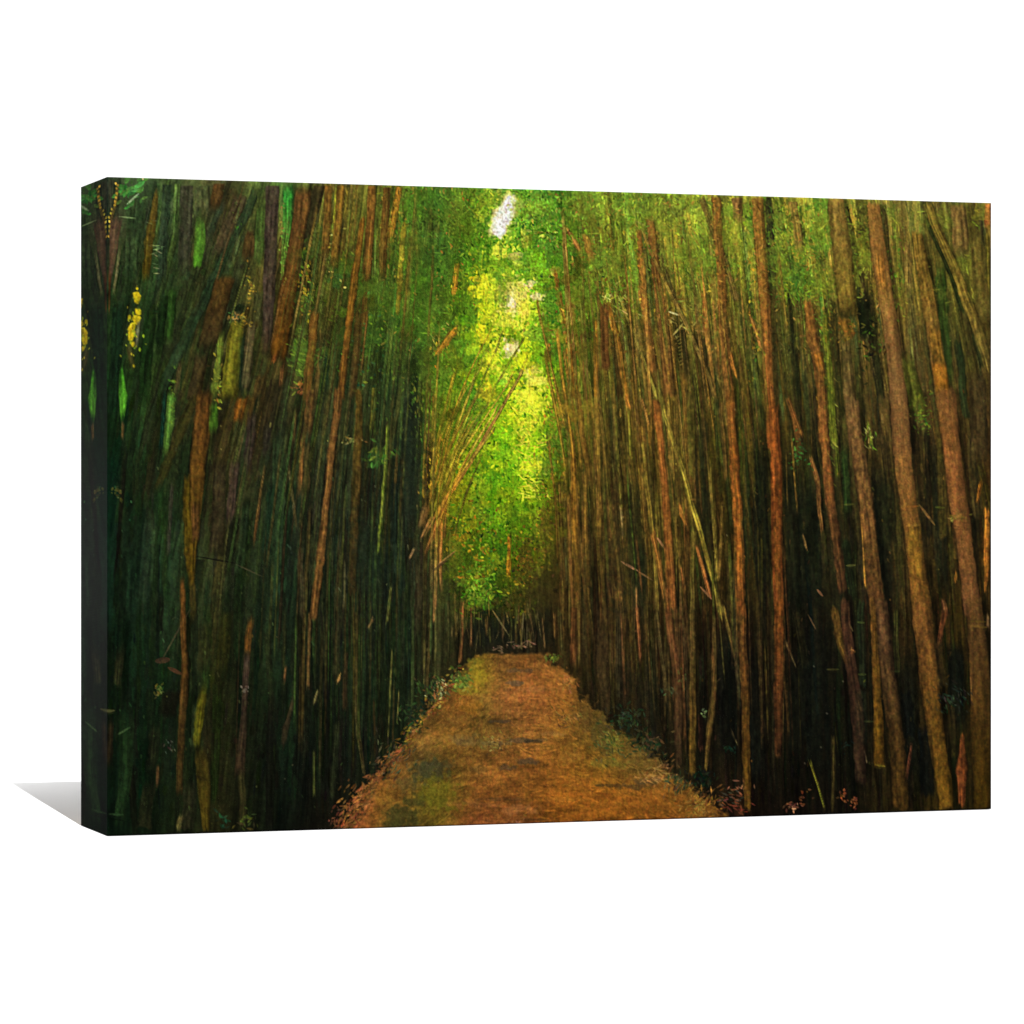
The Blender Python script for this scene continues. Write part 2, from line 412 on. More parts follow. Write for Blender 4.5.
# ---- 5. the canes one by one  (points), width, colour, options
G = dict
CANES = [
 # upper left
 ([(110,180),(111,215)],[9,3],(50,57,51),G(fade=(0,.3))),
 ([(133,200),(131,290)],13,(42,60,42),G(fade=(.1,.3))),
 ([(141,190),(137,245)],9,(38,56,42),G(alpha=.7)),
 ([(167,185),(160,300)],9,(34,48,42),G(fade=(0,.3))),
 ([(187,186),(184,290)],13,(48,48,46),G(fade=(0,.4))),
 ([(177,184),(174,240)],6,(72,94,46),G(fade=(0,.4))),
 ([(157,188),(154,210),(149.6,237),(145,284)],[2.5,6,9,6],(114,86,36),G(c2=(104,80,22))),
 ([(152,300),(146,360),(142,420)],12,(18,36,14),G(fade=(.2,.3))),
 ([(172,285),(168,350)],10,(34,58,20),G(fade=(.2,.3))),
 ([(164,290),(158,360)],9,(14,28,14),G(fade=(.2,.3))),
 ([(203,186),(204,216)],14,(78,84,52),G(fade=(0,.4),alpha=.6)),
 ([(219,184),(213,212)],11,(98,62,34),G(fade=(0,.4))),
 ([(242,195),(230,225),(215,262)],12,(84,68,48),G(fade=(.1,.3),alpha=.75)),
 ([(252,230),(246,262)],11,(92,64,34),G(fade=(.2,.3))),
 ([(262,200),(258,270)],10,(66,88,38),G(fade=(.2,.3),alpha=.7)),
 ([(225,200),(207,240)],6,(36,48,42),G(alpha=.8)),
 ([(264,186),(242,219),(219,267),(188,332),(170,372),(154,402)],[8,9,9,10,10,8],(33,52,40),G(edge=.3,alpha=.8)),
 ([(239,205),(236,222)],3.5,(90,140,66),G(alpha=.8)),
 ([(200,212),(200.5,245),(197,268)],[7,11,8],(84,128,46),G(fade=(.4,.05),c2=(82,136,36),streak=.3,alpha=.85)),
 ([(226,276),(206,352)],18,(100,64,30),G(c2=(74,56,32),fade=(.1,.25),edge=.3)),
 ([(240,300),(233,330)],12,(44,52,40),G(alpha=.7)),
 ([(202,352),(193,400)],12,(72,56,34),G(fade=(.2,.1))),
 ([(203,365),(196,402)],7,(58,42,16),G(fade=(.2,.1))),
 ([(237,322),(228,404)],[13,18],(108,102,28),G(fade=(.05,.2),edge=.4)),
 ([(222,330),(214,404)],[5,7],(112,128,46),G(rag=.9)),
 ([(260,290),(256,325)],10,(64,66,36),G(alpha=.8,fade=(.2,.2))),
 ([(253,318),(244,394)],[7,9],(114,98,64),G(edge=.4)),
 ([(181,358),(176,400)],[4,5],(92,76,48),G()),
 ([(242,330),(240,400)],7,(22,44,36),G(alpha=.8)),
 ([(273,186),(269,282),(266,362)],[13,12,9],(80,62,56),G(fade=(0,.3))),
 ([(288,183),(287,228),(282,284)],[10,8,3],(44,128,56),G(c2=(104,126,44))),
 ([(305,186),(296,248),(287,296),(277,363)],[15,14,17,15],(116,74,42),G(c2=(106,60,20),edge=.45)),
 ([(302,250),(300,280)],6,(70,80,40),G(alpha=.7)),
 ([(284,282),(270,352)],2.6,(140,98,64),G()),
 ([(270,300),(264,360)],5,(92,58,48),G(alpha=.7)),
 ([(275,350),(273,364)],5,(178,78,42),G(alpha=.7,fade=(.5,.1))),
 ([(283,362),(280,390)],4,(160,90,54),G(alpha=.8)),
 ([(262,372),(254,402)],8,(92,66,34),G(alpha=.8)),
 ([(320,186),(302,256)],[12,8],(50,42,28),G(fade=(0,.2))),
 ([(121.5,362),(123,400),(122,422)],[2,8,3],(84,160,42),G(soft=2)),
 ([(123,420),(122,440)],3,(120,84,50),G()),
 ([(128,340),(132,372)],6,(84,66,36),G(alpha=.7)),
 ([(118,300),(114,420)],12,(14,30,24),G(alpha=.7)),
 # middle left
 ([(207,388),(201,424),(197,480),(193,547),(191,592)],[15,17,15,8,5],(108,62,30),G(c2=(112,80,24),edge=.4)),
 ([(205,400),(203,440),(200,490)],6,(138,78,32),G(alpha=.7,fade=(.2,.3))),
 ([(186.7,473),(188.5,547),(190,580)],[6,9,5],(112,82,22),G()),
 ([(195,500),(195,545)],7,(132,78,46),G(fade=(.3,.2),alpha=.7)),
 ([(192,580),(193,625)],6,(78,62,28),G(fade=(.1,.3))),
 ([(182,575),(184.5,650),(184.5,700),(179,756),(179,798)],[4,6,7,6,6],(122,68,34),G(c2=(80,56,28))),
 ([(172,388),(170,424),(165,460)],[6,8,4],(80,116,46),G(rag=.8)),
 ([(165,390),(161,455)],4,(14,44,42),G()),
 ([(199,388),(179,435),(154,498)],[9,10,8],(46,42,18),G(fade=(.1,.2))),
 ([(214,400),(213,436)],8,(72,112,32),G(alpha=.8,fade=(.3,.3))),
 ([(243,398),(236,424)],[12,8],(150,78,30),G(fade=(.15,.3))),
 ([(252,396),(244,430)],9,(92,62,28),G(alpha=.8,fade=(.1,.4))),
 ([(246,420),(235,466)],5,(92,80,48),G(alpha=.8)),
 ([(236,458),(228,530)],[9,7],(92,64,58),G(fade=(.2,.3),alpha=.85)),
 ([(221,458),(216,560)],[12,14],(66,54,36),G(fade=(.2,.2),alpha=.85)),
 ([(212,380),(210,470)],5,(56,66,30),G(alpha=.6)),
 ([(236,510),(228,564)],9,(15,18,13),G(fade=(.3,.1))),
 ([(252,410),(248,480)],9,(62,46,44),G(fade=(.2,.4),alpha=.8)),
 ([(268,420),(266,460)],7,(56,46,42),G(alpha=.7)),
 ([(266,462),(260,496),(253,550)],2.8,(120,88,50),G(c2=(110,62,34))),
 ([(279,420),(276,600)],12,(34,50,36),G(fade=(.2,.3))),
 ([(272,480),(266,560)],9,(20,38,30),G(alpha=.8)),
 ([(288,460),(297,533)],2.8,(112,96,58),G()),
 ([(296,405),(293,445)],3,(128,94,52),G(rag=.9)),
 ([(303,440),(301,478)],4,(150,88,48),G()),
 ([(299,545),(303,620)],6,(72,58,40),G(alpha=.7)),
 ([(246,500),(238,580)],8,(36,50,36),G(alpha=.7)),
 ([(133,500),(128,640)],20,(22,36,30),G(fade=(.3,.3),alpha=.7)),
 ([(152,500),(143,620)],13,(30,44,38),G(fade=(.3,.3),alpha=.7)),
 ([(172,480),(168,560)],4,(54,50,44),G(alpha=.8)),
 ([(155,520),(152,590)],6,(40,54,32),G(alpha=.7)),
 ([(162,590),(160,640)],5,(16,18,14),G()),
 # lower left
 ([(122,640),(116,690)],8,(52,48,28),G(fade=(.4,.2),alpha=.7)),
 ([(128,690),(126,770),(118,830)],[16,14,9],(26,46,28),G(fade=(.4,.1),alpha=.8)),
 ([(112,716),(109,770)],6,(42,30,20),G()),
 ([(205,680),(200,715),(196,750)],[5,9,6],(98,90,22),G(fade=(.4,.2))),
 ([(200,745),(203,775),(206,832)],[11,14,6],(84,68,26),G(c2=(98,76,22),alpha=.8,fade=(.2,.05))),
 ([(196,700),(193,755)],7,(48,58,34),G(alpha=.7)),
 ([(208,690),(207,770)],10,(44,34,22),G(alpha=.6)),
 ([(205,620),(203,680)],12,(46,44,22),G(alpha=.7,fade=(.2,.4))),
 ([(227,610),(222,680)],12,(44,42,16),G(alpha=.8,fade=(.1,.3))),
 ([(251,615),(247,660)],6,(122,68,32),G(fade=(.3,.3))),
 ([(247,650),(245,705),(239,780)],[6,5,10],(84,62,54),G(c2=(62,44,32))),
 ([(242,760),(243,832)],7,(56,50,26),G(alpha=.7,fade=(.3,.1))),
 ([(156,720),(150,780)],10,(40,40,24),G(alpha=.7,fade=(.3,.4))),
 ([(158,765),(157,790)],3,(92,58,38),G()),
 ([(150,780),(144,830)],14,(38,34,20),G(alpha=.7,fade=(.3,.05))),
 ([(182,815),(178,832)],5,(104,92,52),G(alpha=.8)),
 ([(190,780),(188,832)],13,(42,40,26),G(alpha=.7,fade=(.3,.05))),
 ([(296,690),(285,730),(283,752)],[4,6,4],(66,48,34),G(alpha=.8)),
 ([(286,665),(284,685)],2.2,(140,84,54),G()),
 ([(310,612),(308,690)],3,(112,78,46),G(alpha=.8)),
 ([(173,690),(166,720)],18,(20,16,10),G(alpha=.8,fade=(.2,.3))),
 # upper centre left
 ([(329,186),(325,262)],7,(112,78,40),G(fade=(0,.3))),
 ([(341,186),(333,272)],7,(122,86,42),G(fade=(0,.3),edge=.3)),
 ([(348,187),(343,228)],4,(102,92,42),G(fade=(0,.4))),
 ([(336,188),(333,240)],2.4,(136,136,48),G(rag=.9)),
 ([(372,186),(370,237),(366,286)],7,(122,80,44),G(fade=(0,.2),edge=.35)),
 ([(364,218),(354,282),(348,327),(340,402)],[4,7,6,6],(118,78,36),G(c2=(112,68,32),edge=.3)),
 ([(366,260),(364,340)],6,(84,56,30),G(alpha=.8,fade=(.2,.3))),
 ([(399,187),(390,245)],5.5,(132,90,40),G(fade=(0,.3))),
 ([(387,188),(381,286)],7,(92,64,34),G(fade=(0,.3))),
 ([(395,200),(385,250)],3,(150,104,44),G(alpha=.7)),
 ([(404,222),(397,316)],4.5,(120,108,42),G(rag=.7)),
 ([(315,312),(306,402)],[8,8],(112,70,34),G(edge=.35)),
 ([(322,330),(316,402)],5,(86,66,36),G()),
 ([(360,300),(352,402)],7,(74,54,30),G(alpha=.75,fade=(.2,.1))),
 ([(322,330),(326,400)],9,(24,50,40),G(alpha=.6,fade=(.3,.3))),
 ([(457,262),(454,296)],5,(126,112,42),G(rag=.9)),
 ([(457,328),(436,358)],6,(138,92,36),G(rag=.9)),
 ([(450,335),(441,352)],2,(50,50,20),G()),
 ([(470,280),(440,345)],3,(40,62,24),G(alpha=.6)),
 # centre left
 ([(340,388),(334,435),(326,502),(321,558),(311,622)],[7,7,6,8,6],(116,72,40),G(edge=.35)),
 ([(311,390),(307,440)],8,(100,64,36),G(fade=(0,.4))),
 ([(303,430),(299,500)],4,(136,82,44),G(alpha=.8,fade=(.2,.3))),
 ([(308,440),(305,500)],7,(80,66,36),G(alpha=.7,fade=(.2,.3))),
 ([(359,388),(359,446),(354,525),(352,596)],[5,8,8,7],(96,70,30),G(c2=(58,44,26),edge=.3)),
 ([(359,438),(357,470)],5,(132,90,36),G(alpha=.8,fade=(.2,.5))),
 ([(374,388),(371,436)],4.5,(104,98,36),G(fade=(0,.3))),
 ([(388,424),(385,475),(380,530),(377,556)],[3,3.4,3,2],(112,122,42),G(rag=.9)),
 ([(403,400),(401,440)],2.6,(112,112,42),G(rag=1)),
 ([(398,450),(394,500)],3,(92,64,34),G(alpha=.8)),
 ([(412,390),(408,540)],18,(30,36,27),G(fade=(.1,.2),alpha=.75)),
 ([(395,480),(394,545)],7,(20,28,22),G(alpha=.8)),
 ([(340,560),(336,680)],8,(52,48,28),G(alpha=.6)),
 ([(345,560),(344,612)],2,(110,100,64),G(alpha=.6)),
 ([(425,432),(423,500)],3,(134,108,42),G(rag=.7)),
 ([(431,440),(428,490)],5,(40,36,18),G()),
 ([(440,432),(436,470),(431,500)],4,(122,86,34),G()),
 ([(453,394),(446,458)],4.5,(124,118,36),G(rag=.9)),
 ([(460,400),(452,440)],3,(50,84,24),G(alpha=.7)),
 ([(497,390),(471,430),(444,491),(430,512)],[2.4,3,4,3],(78,84,28),G()),
 ([(530,358),(508,398),(486,435),(471,464),(444,500),(434,518)],[2,2.8,3.4,4,5,6],(116,104,42),G(c2=(140,100,48))),
 ([(526,336),(510,362),(490,396)],1.8,(96,104,34),G()),
 ([(500,404),(478,440),(455,480)],2.0,(150,140,50),G(alpha=.7)),
 ([(470,440),(440,490)],2.4,(64,84,26),G()),
 ([(476,430),(446,478)],1.8,(118,110,40),G(alpha=.8)),
 ([(434,515),(421,540)],[5,4],(172,110,74),G(alpha=.9)),
 ([(426,505),(421,530)],7,(120,86,54),G(alpha=.8,fade=(.3,.3))),
 ([(447,505),(436,530),(424,558)],[6,6,3],(110,68,38),G()),
 ([(415,548),(409,560)],2.6,(166,118,80),G()),
 ([(437,520),(436,575),(434,625)],3.2,(146,96,54),G()),
 ([(442,520),(440,560),(442,600)],3,(126,82,44),G(fade=(.1,.3))),
 ([(432,560),(430,640),(426,700)],3,(96,74,40),G(alpha=.8)),
 ([(446,510),(444,540)],3,(70,52,28),G()),
 ([(420,560),(418,640)],9,(52,42,28),G(alpha=.7,fade=(.2,.3))),
 ([(391,585),(387,625)],2.6,(92,92,44),G()),
 ([(509,532),(509,580)],[4,3.4],(158,106,30),G(rag=.9)),
 ([(463,600),(462,640),(460,664)],3,(120,70,40),G()),
 ([(471,605),(471,648)],2,(96,62,36),G()),
 ([(455,590),(456,640)],2.2,(108,86,40),G(alpha=.8)),
 ([(448,600),(447,660)],3,(58,56,28),G()),
 ([(436,610),(435,680)],2.2,(92,88,44),G(alpha=.8)),
 ([(425,640),(424,690)],1.8,(100,92,48),G(alpha=.8)),
 ([(392,650),(388,740)],1.8,(96,92,46),G(alpha=.8)),
 ([(399,690),(397,725)],1.6,(110,100,52),G(alpha=.8)),
 ([(355,610),(355,680),(358,735),(365,778)],[5,4.5,4,2.6],(76,64,36),G(edge=.3)),
 ([(346,650),(345,712)],4,(62,44,28),G(alpha=.8)),
 ([(318,690),(314,705)],3,(96,84,52),G()),
 ([(341,674),(337,684)],3.2,(150,104,62),G()),
 ([(374,617),(369,628)],3,(130,94,62),G()),
 ([(314,750),(314,800)],2.4,(64,68,32),G(alpha=.8)),
 ([(338,720),(332,800)],6,(32,36,22),G(alpha=.8)),
 # upper centre right
 ([(565,226),(573,238),(581,253)],[2.5,4.5,3.5],(160,104,60),G()),
 ([(585,235),(592,265)],7,(124,84,42),G(fade=(.2,.3),rag=.8)),
 ([(590,195),(600,240)],12,(62,58,36),G(alpha=.6,fade=(.2,.4))),
 ([(602,240),(606,275)],12,(56,56,28),G(alpha=.6,fade=(.3,.4))),
 ([(553,268),(565,327),(576,400)],[4,6,7],(136,92,38),G(c2=(122,82,34),rag=.8)),
 ([(547,325),(549,364)],4.5,(128,80,36),G(rag=.9)),
 ([(596,320),(596,398)],4,(138,90,36),G(rag=.6)),
 ([(605,303),(605,372)],8,(92,56,32),G(edge=.3)),
 ([(607.6,301),(616,335),(621,361),(627,402)],[3,6,5,4.5],(172,110,48),G(edge=.35)),
 ([(616,330),(620,400)],6,(60,44,24),G()),
 ([(639,230),(642,294),(655,374)],[4,7,6],(126,82,44),G(edge=.3)),
 ([(650,218),(659,294),(670,398)],[8,8,11],(112,74,42),G(edge=.4)),
 ([(639,230),(677,305),(698,350),(718,400)],[2.5,4,4,4],(132,108,58),G(edge=.4)),
 ([(619,295),(641,354),(659,402)],3.4,(120,114,52),G(edge=.3)),
 ([(655,240),(668,280),(680,310)],5,(66,58,36),G(alpha=.8)),
 ([(660,225),(662,300)],4,(96,98,44),G(alpha=.8)),
 ([(700,198),(715,233),(738,303)],[6,7,6],(88,72,42),G(edge=.2)),
 ([(715,196),(720,249),(723,327),(729,402)],[10,8,8,9],(130,84,46),G(edge=.35)),
 ([(729,350),(737,380)],4,(142,88,44),G()),
 ([(738,198),(738,230)],10,(100,72,48),G(fade=(0,.5))),
 ([(704,288),(706,336)],5,(144,88,48),G(fade=(.3,.1))),
 ([(713,300),(716,335)],3,(120,84,46),G()),
 ([(706,330),(712,380)],4,(120,84,44),G(rag=.8)),
 ([(717,335),(720,380)],3,(124,80,42),G(alpha=.8)),
 ([(690,340),(690,398)],5,(92,86,36),G(alpha=.8)),
 ([(680,320),(684,370)],10,(30,30,16),G(alpha=.75,fade=(.3,.3))),
 ([(700,335),(708,398)],8,(48,38,22),G(alpha=.7)),
 ([(628,310),(634,360)],7,(40,38,18),G(alpha=.7,fade=(.3,.3))),
 # upper right
 ([(756.5,197),(764,292),(767,352),(773,452)],[11,11,10,9],(134,92,50),G(c2=(138,74,40),edge=.45)),
 ([(751,315),(763,353)],4,(146,92,54),G()),
 ([(769,197),(774,300)],[7,9],(34,36,26),G(fade=(0,.4))),
 ([(772,290),(777,450)],8,(56,46,24),G(alpha=.75)),
 ([(793,202),(801,258)],[8,9],(110,88,50),G(fade=(0,.3))),
 ([(799,205),(806,245)],2.5,(40,46,22),G()),
 ([(788,280),(800,400)],4,(24,28,16),G(alpha=.8)),
 ([(795,310),(797,350)],5,(80,82,34),G(alpha=.7)),
 ([(835,199),(844,266),(849,322)],[15,19,16],(124,98,56),G(c2=(98,80,38),fade=(0,.2),edge=.4)),
 ([(843,318),(850,340)],10,(134,88,40),G(rag=1,alpha=.8)),
 ([(845,340),(852,418),(857,452)],[8,12,12],(84,72,40),G(c2=(112,80,52),edge=.4)),
 ([(845,200),(858,262),(872,330)],[3,5,5],(42,38,24),G()),
 ([(862,290),(868,350)],13,(18,24,14),G(fade=(.3,.3))),
 ([(872,310),(882,400)],7,(30,34,18),G(alpha=.8)),
 ([(872,203),(880,266),(892,332),(900,406),(902.5,457)],[12,15,14,17,16],(142,98,60),G(c2=(124,84,54),edge=.5,streak=.25)),
 ([(878,245),(884,300)],8,(158,98,52),G(alpha=.55,fade=(.3,.4))),
 ([(884,203),(888,250),(897,330)],3.4,(60,54,30),G()),
 ([(895,220),(900,300)],6,(96,96,42),G(alpha=.7)),
 ([(908,240),(908,290)],7,(112,92,54),G(alpha=.7)),
 ([(915,232),(928,292),(940.6,380),(951,452)],[10,13,14,15],(124,96,48),G(c2=(120,80,44),edge=.5)),
 ([(934,325),(939,370)],11,(150,102,40),G(alpha=.6,fade=(.3,.3))),
 ([(938,362),(943,398)],13,(188,112,36),G(alpha=.8,fade=(.2,.3))),
 ([(940,255),(950,400)],10,(40,66,28),G(alpha=.75,fade=(.2,.3))),
 ([(925,204),(948,253),(968,304),(991,372)],[8,8,10,8],(112,94,46),G(edge=.35)),
 ([(922,215),(946,262),(966,320),(986,372)],[3,4,5,5],(34,42,22),G()),
 ([(958,204),(962,262)],[14,17],(108,84,54),G(fade=(.1,.4),alpha=.8)),
 ([(975,225),(986,330)],14,(92,82,42),G(alpha=.75,fade=(.2,.2))),
 ([(979,203),(983,250)],3,(46,44,30),G()),
 ([(988,204),(988,230)],7,(142,80,50),G(fade=(0,.3))),
 ([(987,232),(989,300)],4,(92,84,36),G()),
 ([(963,310),(972,360)],9,(66,60,30),G(alpha=.7)),
 ([(806,300),(819,368),(824,446)],[9,10,7],(124,78,42),G(edge=.4,rag=.6)),
 ([(817,350),(820,370)],8,(156,92,40),G(rag=1,alpha=.7)),
 ([(824,312),(830,380),(834,446)],[5,7,8],(98,108,36),G(rag=1)),
 ([(832,300),(843,420)],6,(34,38,18),G(alpha=.7)),
 ([(790,405),(800,446)],3.6,(120,74,42),G()),
 ([(905,350),(920,420)],[12,16],(84,88,32),G(alpha=.7,fade=(.3,.3))),
 ([(976,366),(980,470)],17,(60,48,30),G(fade=(.2,.2),alpha=.85)),
 ([(958,340),(966,420)],8,(28,44,26),G(alpha=.7)),
 ([(868,420),(872,450)],3,(104,112,44),G(rag=1)),
 # middle right
 ([(572,442),(574,502),(576,562)],[5,6,5],(126,84,36),G(fade=(.1,.3))),
 ([(596,388),(599,480),(599,552)],5,(116,90,42),G(fade=(.05,.2))),
 ([(576,388),(585,457),(592,494)],6,(108,76,36),G(fade=(.05,.3))),
 ([(563,400),(572,450)],3,(70,62,24),G()),
 ([(585,470),(585,560)],4,(116,82,40),G(alpha=.8)),
 ([(612,470),(616,600)],12,(64,46,28),G(alpha=.7,fade=(.3,.3))),
 ([(624,388),(630,412)],4,(156,98,48),G(fade=(0,.3))),
 ([(629,410),(630,456)],2.6,(112,110,42),G(rag=.8)),
 ([(615,415),(617,456)],2.4,(104,104,42),G(rag=.8)),
 ([(641,396),(649,426)],3,(148,104,58),G()),
 ([(655,400),(664,469),(667,525),(673,612)],[8,8,7,9],(134,76,42),G(edge=.4)),
 ([(655,388),(677,453),(695,513.5),(724,622)],[5,5,5,4.5],(130,118,52),G(edge=.4,gloss=.15)),
 ([(691,388),(692,480)],[8,6],(90,84,38),G(edge=.3)),
 ([(693,530),(692,620)],5,(94,84,40),G()),
 ([(641,440),(650,513),(655,547),(657,618)],[4,5,5,4],(114,96,44),G(edge=.3)),
 ([(652,530),(664,592),(668,622)],5,(132,84,44),G(edge=.3)),
 ([(676,400),(678,520)],6,(80,64,32),G(alpha=.7)),
 ([(729,388),(733,457),(739,525),(741,618)],[8,8,9,8],(134,80,42),G(edge=.45)),
 ([(709,458),(715,547),(718,584)],3,(116,104,50),G()),
 ([(679.5,503),(683,516),(687,528)],[2,5.5,3],(160,98,52),G()),
 ([(696,545),(711,600)],[3,4.5],(148,90,56),G()),
 ([(680,565),(685,592)],3,(146,84,50),G()),
 ([(621,507),(623,540)],2,(150,122,86),G(rag=.8)),
 ([(721,400),(726,480)],5,(76,56,32),G(alpha=.8)),
 ([(723,500),(719,580)],3,(104,82,44),G(alpha=.8)),
 ([(636,585),(637,620)],2.2,(122,86,54),G()),
 ([(640,540),(640,600)],13,(22,30,20),G(alpha=.6,fade=(.3,.3))),
 ([(705,420),(704,520)],7,(36,38,24),G(alpha=.6)),
 ([(774,404),(777,480),(777,547),(779,617)],[9,11,10,10],(124,66,36),G(edge=.45,rag=.5)),
 ([(787,396),(802,438)],4.5,(122,76,42),G()),
 ([(810,456),(817,478),(822,535)],[4,5,3],(112,76,46),G()),
 ([(803,535),(807,552)],2.4,(120,92,60),G()),
 ([(822,388),(826,457),(831,502),(835,534),(844,595)],[7,8,9,9,8],(120,74,42),G(c2=(78,52,34),edge=.4)),
 ([(829,462),(831,505)],6,(150,84,48),G(fade=(.2,.3),alpha=.7)),
 ([(834,420),(838,480)],4,(84,92,34),G(rag=1)),
 ([(844,440),(848,520)],8,(40,58,28),G(alpha=.75,fade=(.2,.2))),
 ([(851,398),(860,469),(869,525),(878,618)],[11,14,14,15],(116,84,54),G(c2=(96,66,38),edge=.5)),
 ([(861,500),(864,560),(866,590)],3,(134,98,48),G()),
 ([(845,540),(853,600)],8,(34,46,26),G(alpha=.7)),
 ([(898,388),(902.5,457),(911.5,525),(923,618)],[16,17,16,19],(126,88,56),G(c2=(116,80,38),edge=.55,streak=.25)),
 ([(913,520),(918,585)],13,(116,86,36),G(alpha=.6,fade=(.2,.2))),
 ([(885,470),(890,560)],16,(34,36,20),G(alpha=.7,fade=(.3,.3))),
 ([(926,430),(930,540)],6,(26,24,16),G(alpha=.8)),
 ([(940,430),(944,540)],9,(66,56,26),G(alpha=.7)),
 ([(945,388),(950,435),(957.5,502),(965,547),(974,618)],[16,17,17,16,17],(130,82,50),G(c2=(118,80,50),edge=.55,streak=.25)),
 ([(970,440),(976,520)],8,(64,56,30),G(alpha=.7)),
 ([(981,480),(977,505)],3.6,(142,88,40),G()),
 ([(987,508),(986,560),(985,594)],[5,6,2],(148,94,42),G()),
 ([(956,572),(955,585)],3,(128,86,40),G()),
 ([(943,600),(946,618)],5,(92,62,40),G()),
 # lower right
 ([(666,608),(675,655),(679,711),(678,770)],[7,7,8,6],(116,72,42),G(c2=(60,46,28),edge=.35)),
 ([(637,608),(641,668)],3,(140,82,50),G(fade=(0,.3))),
 ([(646,680),(648,740)],4,(56,50,28),G(alpha=.7)),
 ([(656,608),(662,660),(667,705)],4,(78,66,36),G()),
 ([(574,608),(573,672)],6,(82,48,28),G(fade=(0,.2))),
 ([(579,610),(578,660)],4,(66,44,24),G()),
 ([(603,608),(602,660),(606,715)],[11,12,9],(58,46,26),G(alpha=.8)),
 ([(618,608),(620,700)],7,(50,46,28),G(alpha=.8)),
 ([(560,612),(562,655)],4,(58,50,26),G()),
 ([(542,616),(545,650)],2,(92,66,38),G(alpha=.8)),
 ([(554,612),(555,640)],2.4,(110,74,40),G(alpha=.8)),
 ([(523,610),(522,640)],2,(96,80,46),G(alpha=.7)),
 ([(692,608),(693,700),(692,778)],[5,6,6.5],(92,78,38),G(c2=(104,78,30),edge=.35)),
 ([(713,615),(715,666),(711,722),(705,772)],[4,5,6,4],(84,70,36),G(c2=(92,74,34),edge=.35)),
 ([(722,606),(736,659),(746,692)],[4,4.5,4],(106,94,44),G(edge=.25)),
 ([(742,608),(745,700),(748,812)],[7,8,6],(104,70,36),G(c2=(98,72,26),edge=.45)),
 ([(730,728),(737,745)],2.2,(112,104,62),G()),
 ([(700,715),(701,752)],5,(78,42,30),G(alpha=.8,rag=.7)),
 ([(730,640),(728,760)],14,(16,17,10),G(alpha=.7,fade=(.2,.2))),
 ([(703,680),(702,750)],6,(18,16,10),G(alpha=.7)),
 ([(779,598),(779,660),(779,712),(778,758)],[9,10,9,6],(130,76,36),G(c2=(72,46,26),edge=.45,rag=.5)),
 ([(785,640),(796,668)],2.2,(112,96,56),G()),
 ([(796,610),(806,670)],8,(48,46,24),G(alpha=.7)),
 ([(833,606),(840,640),(848,666)],[7,8,5],(92,70,32),G(rag=.5)),
 ([(844,598),(849,656),(858,712),(862,785)],[8,10,13,10],(74,50,34),G(c2=(56,42,28),edge=.4)),
 ([(861,690),(862,730),(862,745)],11,(46,52,32),G(alpha=.75)),
 ([(861,600),(862,690)],7,(38,48,28),G(alpha=.8)),
 ([(896,610),(897,675)],6,(58,62,28),G(alpha=.8)),
 ([(873,598),(877,690),(880,768)],[7,8,10],(106,76,34),G(c2=(102,74,24),edge=.35)),
 ([(880,598),(887,667),(896,735),(901,812)],[12,14,15,16],(84,62,40),G(c2=(78,58,24),edge=.45)),
 ([(833,735),(834,770),(832,812)],3.4,(74,68,30),G(alpha=.8)),
 ([(809,760),(818,786),(825,812)],2.4,(112,116,38),G()),
 ([(912,742),(906,780)],[2,4],(96,56,38),G()),
 ([(920.5,598),(927,667),(936,735),(948,812)],[18,18,16,14],(120,82,42),G(c2=(112,84,28),edge=.55,streak=.4)),
 ([(945,608),(939,650)],[6,4],(96,56,34),G()),
 ([(938,640),(943,690)],8,(62,52,26),G(alpha=.7)),
 ([(963,733),(961,770),(962,808)],[2,10,6],(108,60,32),G()),
 ([(950,690),(955,760)],7,(52,46,22),G(alpha=.7)),
 ([(972,598),(977,634),(981,679),(983,812)],[15,17,20,19],(96,70,38),G(c2=(72,54,16),edge=.5,streak=.3)),
 ([(971,665),(973,705)],2.8,(132,96,50),G()),
 ([(988,614),(988,632)],3,(150,120,80),G()),
 ([(970,715),(973,812)],10,(46,38,16),G(alpha=.6)),
 ([(955,640),(957,720)],15,(20,24,16),G(alpha=.75,fade=(.2,.3))),
 ([(925,720),(928,800)],14,(14,20,18),G(alpha=.75,fade=(.2,.1))),
 ([(905,690),(912,740)],10,(16,20,16),G(alpha=.7)),
 ([(800,640),(800,770)],22,(22,28,18),G(alpha=.5,fade=(.3,.3))),
]
for (x0, y0, x1, y1, wd, al) in [(808,465,812,625,22,.7),(760,430,764,620,14,.65),(878,455,888,620,17,.7),(934,430,946,610,13,.7),(708,470,706,610,12,.6),
        (790,440,796,640,14,.6),(632,470,642,640,15,.55),(750,640,760,800,18,.6),(815,600,820,790,24,.6),(905,640,915,805,18,.65),(956,640,960,740,16,.7),
        (725,620,728,770,18,.6),(650,640,652,760,12,.5),(866,285,870,345,14,.6),(790,300,800,440,8,.6),(858,270,884,420,7,.5),(972,420,978,560,8,.5),(700,330,712,400,9,.5),
        (612,400,618,470,10,.5),(672,300,690,390,9,.5),(540,600,545,652,22,.4),(480,606,484,650,20,.5),(505,610,506,648,26,.5)]:
    cane([(x0, y0), ((x0 + x1) / 2, (y0 + y1) / 2), (x1, y1)], wd, (22, 27, 18), al, fade=(.25, .25), soft=3)
for pts, w, c, o in CANES:
    o = dict(o)
    al = o.pop('alpha', .95)
    if pts[0][0] < 300:
        al *= .84
    cane(pts, w, c, al, **o)

